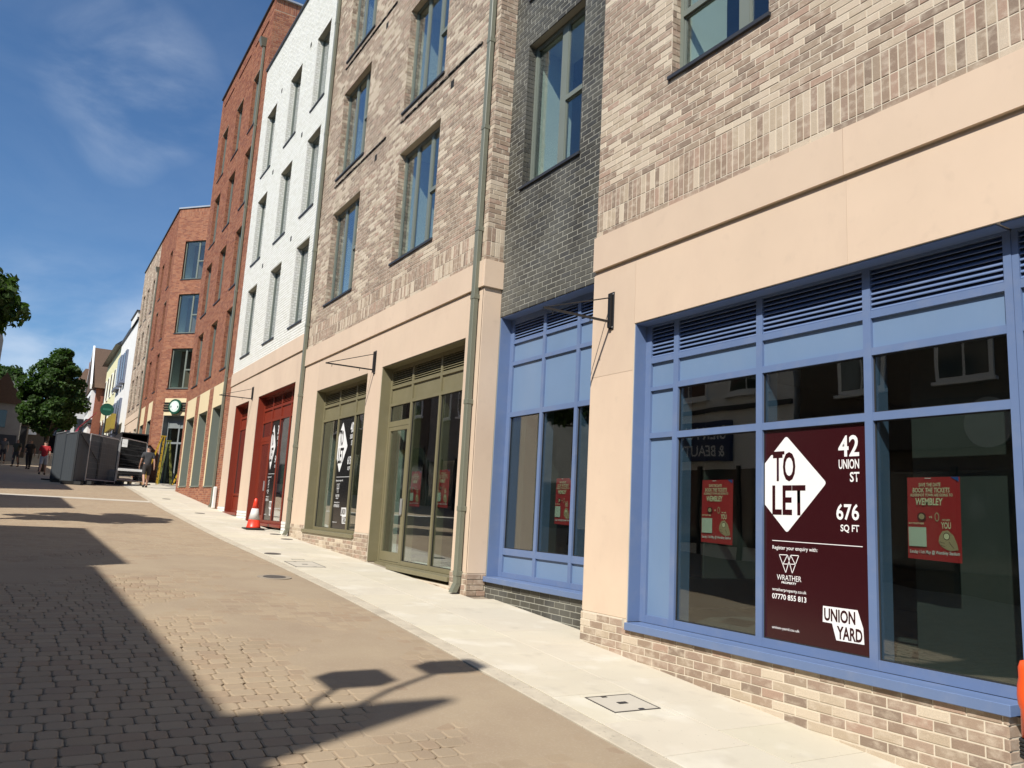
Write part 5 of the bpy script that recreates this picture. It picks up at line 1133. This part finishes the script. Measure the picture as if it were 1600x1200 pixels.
hpanel((.88, 40.4), (1.20, 38.6), 2.0, 'leftmost grey hoarding panel seen edge-on'); hpanel((1.21, 38.5), (1.55, 36.9), 2.0, 'second grey hoarding panel, beside the corner')
e, f, L = hpanel((1.60, 36.95), (2.52, 38.6), 2.0, 'broad grey hoarding panel facing the camera')
MB().tube([f.p(L - .05, 1.9, -.06), f.p(.15, .9, -.06), f.p(.08, .3, -.06)], .022, 8).build('brace', M['black'], e)
e, f, L = hpanel((2.56, 38.7), (3.42, 41.0), 2.0, 'grey hoarding panel beside the white van')
def mesh_fence(p0, p1, h, label):
    x0, y0 = p0; x1, y1 = p1; L = math.hypot(x1 - x0, y1 - y0); U = Vector(((x0 - x1) / L, (y0 - y1) / L, 0)); z = (g(y0) + g(y1)) / 2 + .1
    f = Fac((x1, y1, z), U); e = empty('mesh_fence', ((x0 + x1) / 2, (y0 + y1) / 2, z), label, 'temporary fence', 'see-through mesh fence panels')
    for u in (.0, L): MB().tube([f.p(u, -.1, 0), f.p(u, h - (.15 if u == 0 else 0), 0)], .021, 8).build('post', M['galv'], e)
    MB().tube([f.p(0, h - .15, 0), f.p(.05, h - .04, 0), f.p(.16, h, 0), f.p(L, h, 0)], .021, 8).build('top_tube', M['galv'], e); MB().tube([f.p(0, .08, 0), f.p(L, .08, 0)], .021, 8).build('bottom_tube', M['galv'], e)
    q = MB(); n = int(L / .12)
    for i in range(1, n): u = L * i / n; q.tube([f.p(u, .08, 0), f.p(u, h, 0)], .0022, 4, False)
    for j in range(1, 8): q.tube([f.p(0, .08 + j * (h - .1) / 8, .002), f.p(L, .08 + j * (h - .1) / 8, .002)], .0035, 4, False)
    tag(q.build('wire_mesh', M['wire'], e), kind='stuff')
    for u in (0, L): f.b('foot_block', M['rubber'], e, u - .11, u + .11, -.13, .0, -.33, .33)
mesh_fence((2.05, 37.4), (3.35, 39.7), 1.95, 'wire mesh fence panel in front of the grey hoarding'); mesh_fence((3.40, 39.8), (4.78, 42.2), 1.95, 'wire mesh fence panel in front of the dark trailer')
M['van_white'] = pm('white_van_paint', (.75, .75, .74), .25, spec=.6, coat=.5); M['van_red'] = pm('red_van_paint', (.45, .015, .015), .25, coat=.5); M['amber'] = pm('amber_lens', (.8, .28, .03), .3)
# box trailer with open rear
zt = g(45.5) + .01; e = empty('box_trailer', (4.45, 46.5, zt), 'dark box trailer parked with its rear open beyond the mesh fence', 'trailer')
q = MB(); x0, x1, y0, y1, z0, z1 = 3.82, 5.12, 45.0, 48.4, zt + .62, zt + 2.45
for b in ((x0, x0 + .05, y0, y1, z0, z1), (x1 - .05, x1, y0, y1, z0, z1), (x0 + .05, x1 - .05, y0, y1, z1 - .05, z1), (x0 + .05, x1 - .05, y0, y1, z0, z0 + .06), (x0 + .05, x1 - .05, y1 - .05, y1, z0 + .06, z1 - .05)): q.box(*b)
q.build('body', pm('trailer_dark_panel', (.014, .011, .012), .6), e)
for k in range(4): MB().box(x0 + .06, x1 - .06, y0 + .3, y1 - .2, z0 + .35 + k * .36, z0 + .375 + k * .36).build('shelf', M['black_void'], e)
MB().box(x0 + .02, x1 - .02, y0 - .06, y0 - .01, z0 - .12, z0 + .0).build('bumper', M['van_white'], e); MB().box(x0 + .1, x1 - .1, y0, y1 - .2, zt + .35, z0 - .01).build('chassis', M['black'], e)
MB().box(x0 + .08, x0 + .34, y0 - .012, y0 - .002, z1 - .75, z1 - .35).build('notice', M['white_paint'], e)
for (x, y) in ((x0 + .12, y0 + 1.0), (x1 - .12, y0 + 1.0), (x0 + .12, y1 - .8), (x1 - .12, y1 - .8)):
    MB().tube([(x - .1, y, zt + .34), (x + .1, y, zt + .34)], .34, 18).build('wheel', M['rubber'], e)
zt = g(48) + .01; e = empty('parked_van', (3.2, 49, zt), 'white and red van parked behind the hoarding', 'van')
q = MB(); q.hexa([(2.35, 46.2, zt + .35), (3.76, 46.2, zt + .35), (3.76, 51, zt + .35), (2.35, 51, zt + .35), (2.45, 46.9, zt + 1.95), (3.66, 46.9, zt + 1.95), (3.66, 51, zt + 1.98), (2.45, 51, zt + 1.98)]); q.build('body', M['van_white'], e, bevel=.06)
MB().box(3.2, 3.72, 46.08, 46.17, zt + .45, zt + 1.15).build('rear_panel', M['van_red'], e); MB().box(3.05, 3.5, 46.42, 46.52, zt + 1.25, zt + 1.75).build('window', M['glass_far'], e)
MB().box(2.9, 3.5, 46.1, 46.18, zt + .62, zt + .74).build('indicator', M['amber'], e); MB().box(2.3, 3.8, 46.05, 46.18, zt + .3, zt + .44).build('bumper', M['black'], e)
for (x, y) in ((2.45, 47.2), (3.66, 47.2), (2.45, 50.1), (3.66, 50.1)): MB().tube([(x - .11, y, zt + .33), (x + .11, y, zt + .33)], .33, 18).build('wheel', M['rubber'], e)
zt = g(40.3) + .01; e = empty('equipment_box', (3.1, 40.6, zt), 'grey wheeled equipment box on the ground behind the mesh fence', 'equipment box')
MB().box(2.75, 3.35, 40.2, 41.0, zt + .12, zt + .62).build('body', pm('grey_plastic', (.14, .15, .15), .5), e, bevel=.03); MB().box(2.80, 2.98, 40.15, 40.19, zt + .48, zt + .58).build('label_plate', M['white_paint'], e)
for x in (2.85, 3.25): MB().tube([(x - .03, 40.3, zt + .08), (x + .03, 40.3, zt + .08)], .08, 12).build('wheel', M['rubber'], e)
M['timber'] = pm('raw_pallet_timber', (.55, .36, .17), .8, var=.2, scale=12); zt = g(41) + .015; e = empty('timber_pallet', (4.0, 40.6, zt), 'low raw timber pallet lying at the foot of the mesh fence', 'pallet')
for k in range(5): MB().box(3.45, 4.6, 39.9 + k * .21, 40.04 + k * .21, zt + .10, zt + .12).build('deck_board', M['timber'], e)
for x in (3.45, 3.97, 4.5): MB().box(x, x + .1, 39.9, 40.88, zt, zt + .098).build('bearer', M['timber'], e)
M['ladder'] = pm('yellow_fibreglass', (.48, .30, .02), .45); M['ladder_green'] = pm('green_yellow_fibreglass', (.20, .21, .05), .45)
def stepladder(x, y, dx, h, mat, label, spread=.42, yw=.22):
    z = g(y) + .0; e = empty('step_ladder', (x, y, z), label, 'ladder', 'step ladders by the cafe door'); n = int(h / .28)
    for s, nm in ((-1, 'front_frame'), (1, 'rear_frame')):
        for t in (-1, 1): MB().hexa([(x + s * spread + a, y + t * yw * (1.0) + b, z) for a, b in ((-.018, -.014), (.018, -.014), (.018, .014), (-.018, .014))] + [(x + dx + s * .05 + a, y + t * yw * .7 + b, z + h) for a, b in ((-.018, -.014), (.018, -.014), (.018, .014), (-.018, .014))]).build('rail', mat, e)
        for k in range(1, n):
            f = k / n; cx_ = x + s * spread * (1 - f) + (dx + s * .05) * f; MB().box(cx_ - .03, cx_ + .03, y - yw * (1 - .3 * f), y + yw * (1 - .3 * f), z + f * h, z + f * h + .025).build('rung', mat, e)
    MB().box(x + dx - .12, x + dx + .12, y - .18, y + .18, z + h, z + h + .04).build('top_cap', mat, e)
stepladder(5.22, 43.3, .36, 2.40, M['ladder'], 'tall yellow step ladder standing beside the cafe corner', .32, .24)
stepladder(6.0, 44.0, -.05, 2.2, M['ladder_green'], 'greenish-yellow step ladder in front of the cafe door', .30)
zz = g(44.6); e = empty('leaning_pole', (6.7, 44.6, zz), 'yellow plank leaning across the cafe doorway', 'plank'); MB().hexa([(6.42, 44.5, zz), (6.50, 44.5, zz), (6.50, 44.54, zz), (6.42, 44.54, zz), (7.0, 44.9, zz + 1.7), (7.08, 44.9, zz + 1.7), (7.08, 44.94, zz + 1.7), (7.0, 44.94, zz + 1.7)]).build('plank', M['ladder'], e)
# triangular warning sign
e = empty('warning_sign', (1.5, 52, g(52)), 'small red and white triangular road sign behind the hoarding', 'road sign'); f = FacF((1.55, 52, g(52) + 1.9), (1, 0, 0))
poly(f, MB(), [(-.33, 0), (.33, 0), (0, .57)], -.01, .01).build('plate', M['van_red'], e); poly(f, MB(), [(-.20, .08), (.20, .08), (0, .42)], -.014, -.011).build('plate_centre', M['white_paint'], e); MB().tube([(1.55, 52.05, g(52)), (1.55, 52.05, g(52) + 2.3)], .03, 8).build('pole', M['galv'], e)

# ================================================================== street lamp (its shadow falls across the paving)
e = empty('street_lamp', (-3.52, 1.90, g(2.2)), 'twin-headed street lamp standing on the left side out of view', 'street lamp')
zl = g(2.2); MB().tube([(-3.52, 1.90, zl), (-3.52, 1.90, zl + 1.2), (-3.52, 1.90, 5.2)], [.09, .065, .04], 12).build('column', M['black'], e, smooth=True)
MB().tube([(-3.52, 1.90, 5.0), (-3.07, 2.35, 5.45), (-2.52, 2.72, 5.66)], .028, 8).build('arm', M['black'], e); MB().tube([(-3.52, 1.90, 4.6), (-3.27, 2.5, 4.95), (-2.97, 2.85, 5.1)], .028, 8).build('arm', M['black'], e)
MB().box(-2.67, -2.22, 2.64, 2.94, 5.60, 5.85).build('lantern', M['black'], e); MB().box(-3.12, -2.70, 2.72, 3.08, 5.0, 5.25).build('lantern', M['black'], e)

# ================================================================== trees
def leaf_mat():
    m = bpy.data.materials.new('leaves'); m.use_nodes = True; t = m.node_tree; b = t.nodes['Principled BSDF']; o = t.nodes['Material Output']
    a = t.nodes.new('ShaderNodeAttribute'); a.attribute_name = 'tint'; t.links.new(a.outputs['Color'], b.inputs['Base Color']); b.inputs['Roughness'].default_value = .55; b.inputs['Specular IOR Level'].default_value = .25
    tr = t.nodes.new('ShaderNodeBsdfTranslucent'); c = mix(t, a.outputs['Color'], (1.6, 2.0, .6), 1.0, 'MULTIPLY'); t.links.new(c, tr.inputs[0]); mx = t.nodes.new('ShaderNodeMixShader'); mx.inputs[0].default_value = .28
    t.links.new(b.outputs[0], mx.inputs[1]); t.links.new(tr.outputs[0], mx.inputs[2]); t.links.new(mx.outputs[0], o.inputs[0]); return m
M['leaf'] = leaf_mat(); M['bark'] = pm('bark', (.09, .07, .05), .95, var=.3, scale=10, bmp=.6, bscale=30)
def tree(x, y, ztop, zbot, rad, label, nleaf, lsize, seed, lobes=26, green=(.035, .070, .020), trunk_r=.13, flat=1.0, lean=(0, 0), group=None, lr=(.24, .42)):
    rs = np.random.RandomState(seed); z0 = g(y); e = empty('street_tree', (x, y, z0), label, 'tree', group); zc_, hz = (ztop + zbot) / 2, (ztop - zbot) / 2
    cents = []
    while len(cents) < lobes:
        d = rs.normal(size=3); d /= np.linalg.norm(d); r = rs.uniform(.30, .80); c = np.array([x + lean[0] + d[0] * rad * r, y + lean[1] + d[1] * rad * r, zc_ + d[2] * hz * r])
        taper = 1 - .35 * max(0, (c[2] - zc_) / hz); c[0] = x + lean[0] + (c[0] - x - lean[0]) * taper; cents.append((c, rad * rs.uniform(*lr)))
    m = MB(); m.tube([(x, y, z0 - .1), (x + .03, y, z0 + 1.2), (x + lean[0] * .4, y, zbot + hz * .3), (x + lean[0] * .8, y, zc_ + hz * .3)], [trunk_r * 1.25, trunk_r, trunk_r * .75, trunk_r * .25], 12)
    for c, r in cents[::2]:
        s = Vector((x + lean[0] * .4, y, zbot + hz * rs.uniform(.1, .7))); m.tube([s, (s + Vector(c)) / 2 + Vector((0, 0, -.15)), Vector(c)], [trunk_r * .35, trunk_r * .2, trunk_r * .06], 6)
    m.build('trunk', M['bark'], e, smooth=True)
    per = nleaf // len(cents); P = []
    for c, r in cents:
        d = rs.normal(size=(per, 3)); d /= np.linalg.norm(d, axis=1)[:, None]; rr = r * (rs.uniform(.35, 1.08, per) ** .6)[:, None]; P.append(c + d * rr * np.array([1, 1, .8]))
    P = np.concatenate(P); n = len(P); cen = np.array([x + lean[0], y + lean[1], zc_]); out = P - cen; out /= np.linalg.norm(out, axis=1)[:, None]
    nrm = out * .5 + rs.normal(size=(n, 3)) * .55 + np.array([0, 0, .35]); nrm /= np.linalg.norm(nrm, axis=1)[:, None]
    a = np.cross(nrm, rs.normal(size=(n, 3))); a /= np.linalg.norm(a, axis=1)[:, None]; b = np.cross(nrm, a); s = (lsize * rs.uniform(.65, 1.25, n))[:, None]
    # lobed leaf: 8 outline points around a folded midrib
    pts = [P - a * s * .5, P - a * s * .25 + b * s * .30 + nrm * s * .08, P + a * s * .02 + b * s * .52 + nrm * s * .02, P + a * s * .18 + b * s * .20 + nrm * s * .06, P + a * s * .58, P + a * s * .18 - b * s * .20 + nrm * s * .06, P + a * s * .02 - b * s * .52 + nrm * s * .02, P - a * s * .25 - b * s * .30 + nrm * s * .08]
    V = np.stack(pts, 1).reshape(-1, 3); F = np.array([(0, 1, 2, 3), (0, 3, 4, 5), (0, 5, 6, 7)])[None] + (np.arange(n) * 8)[:, None, None]; F = F.reshape(-1, 4)
    t = np.array(green)[None] * rs.uniform(.65, 1.45, (n, 1)) * np.array([1, 1, 1]) + rs.uniform(0, .012, (n, 1)) * np.array([[1, .8, .1]]); c0 = V.mean(0)
    link('crown', mesh_quads('crown', V - c0, F, M['leaf'], np.repeat(t, 8, 0)), e, c0); return e
tree(.66, 53.5, 9.15, 2.7, 2.0, 'large dark green street tree standing in the middle of the far street', 30000, .19, 11, lobes=85, lr=(.15, .32), green=(.040, .080, .022), trunk_r=.15, group='street trees')
tree(-2.15, 19.6, 5.35, 2.70, 1.85, 'near street tree whose leafy branch enters at the left edge', 9000, .16, 5, lobes=46, lr=(.12, .27), green=(.042, .080, .022), group='street trees')
tree(-2.9, 92, 12.5, 7, 3.6, 'dark tree behind the shaded far left buildings', 5000, .5, 8, lobes=18, group='street trees')
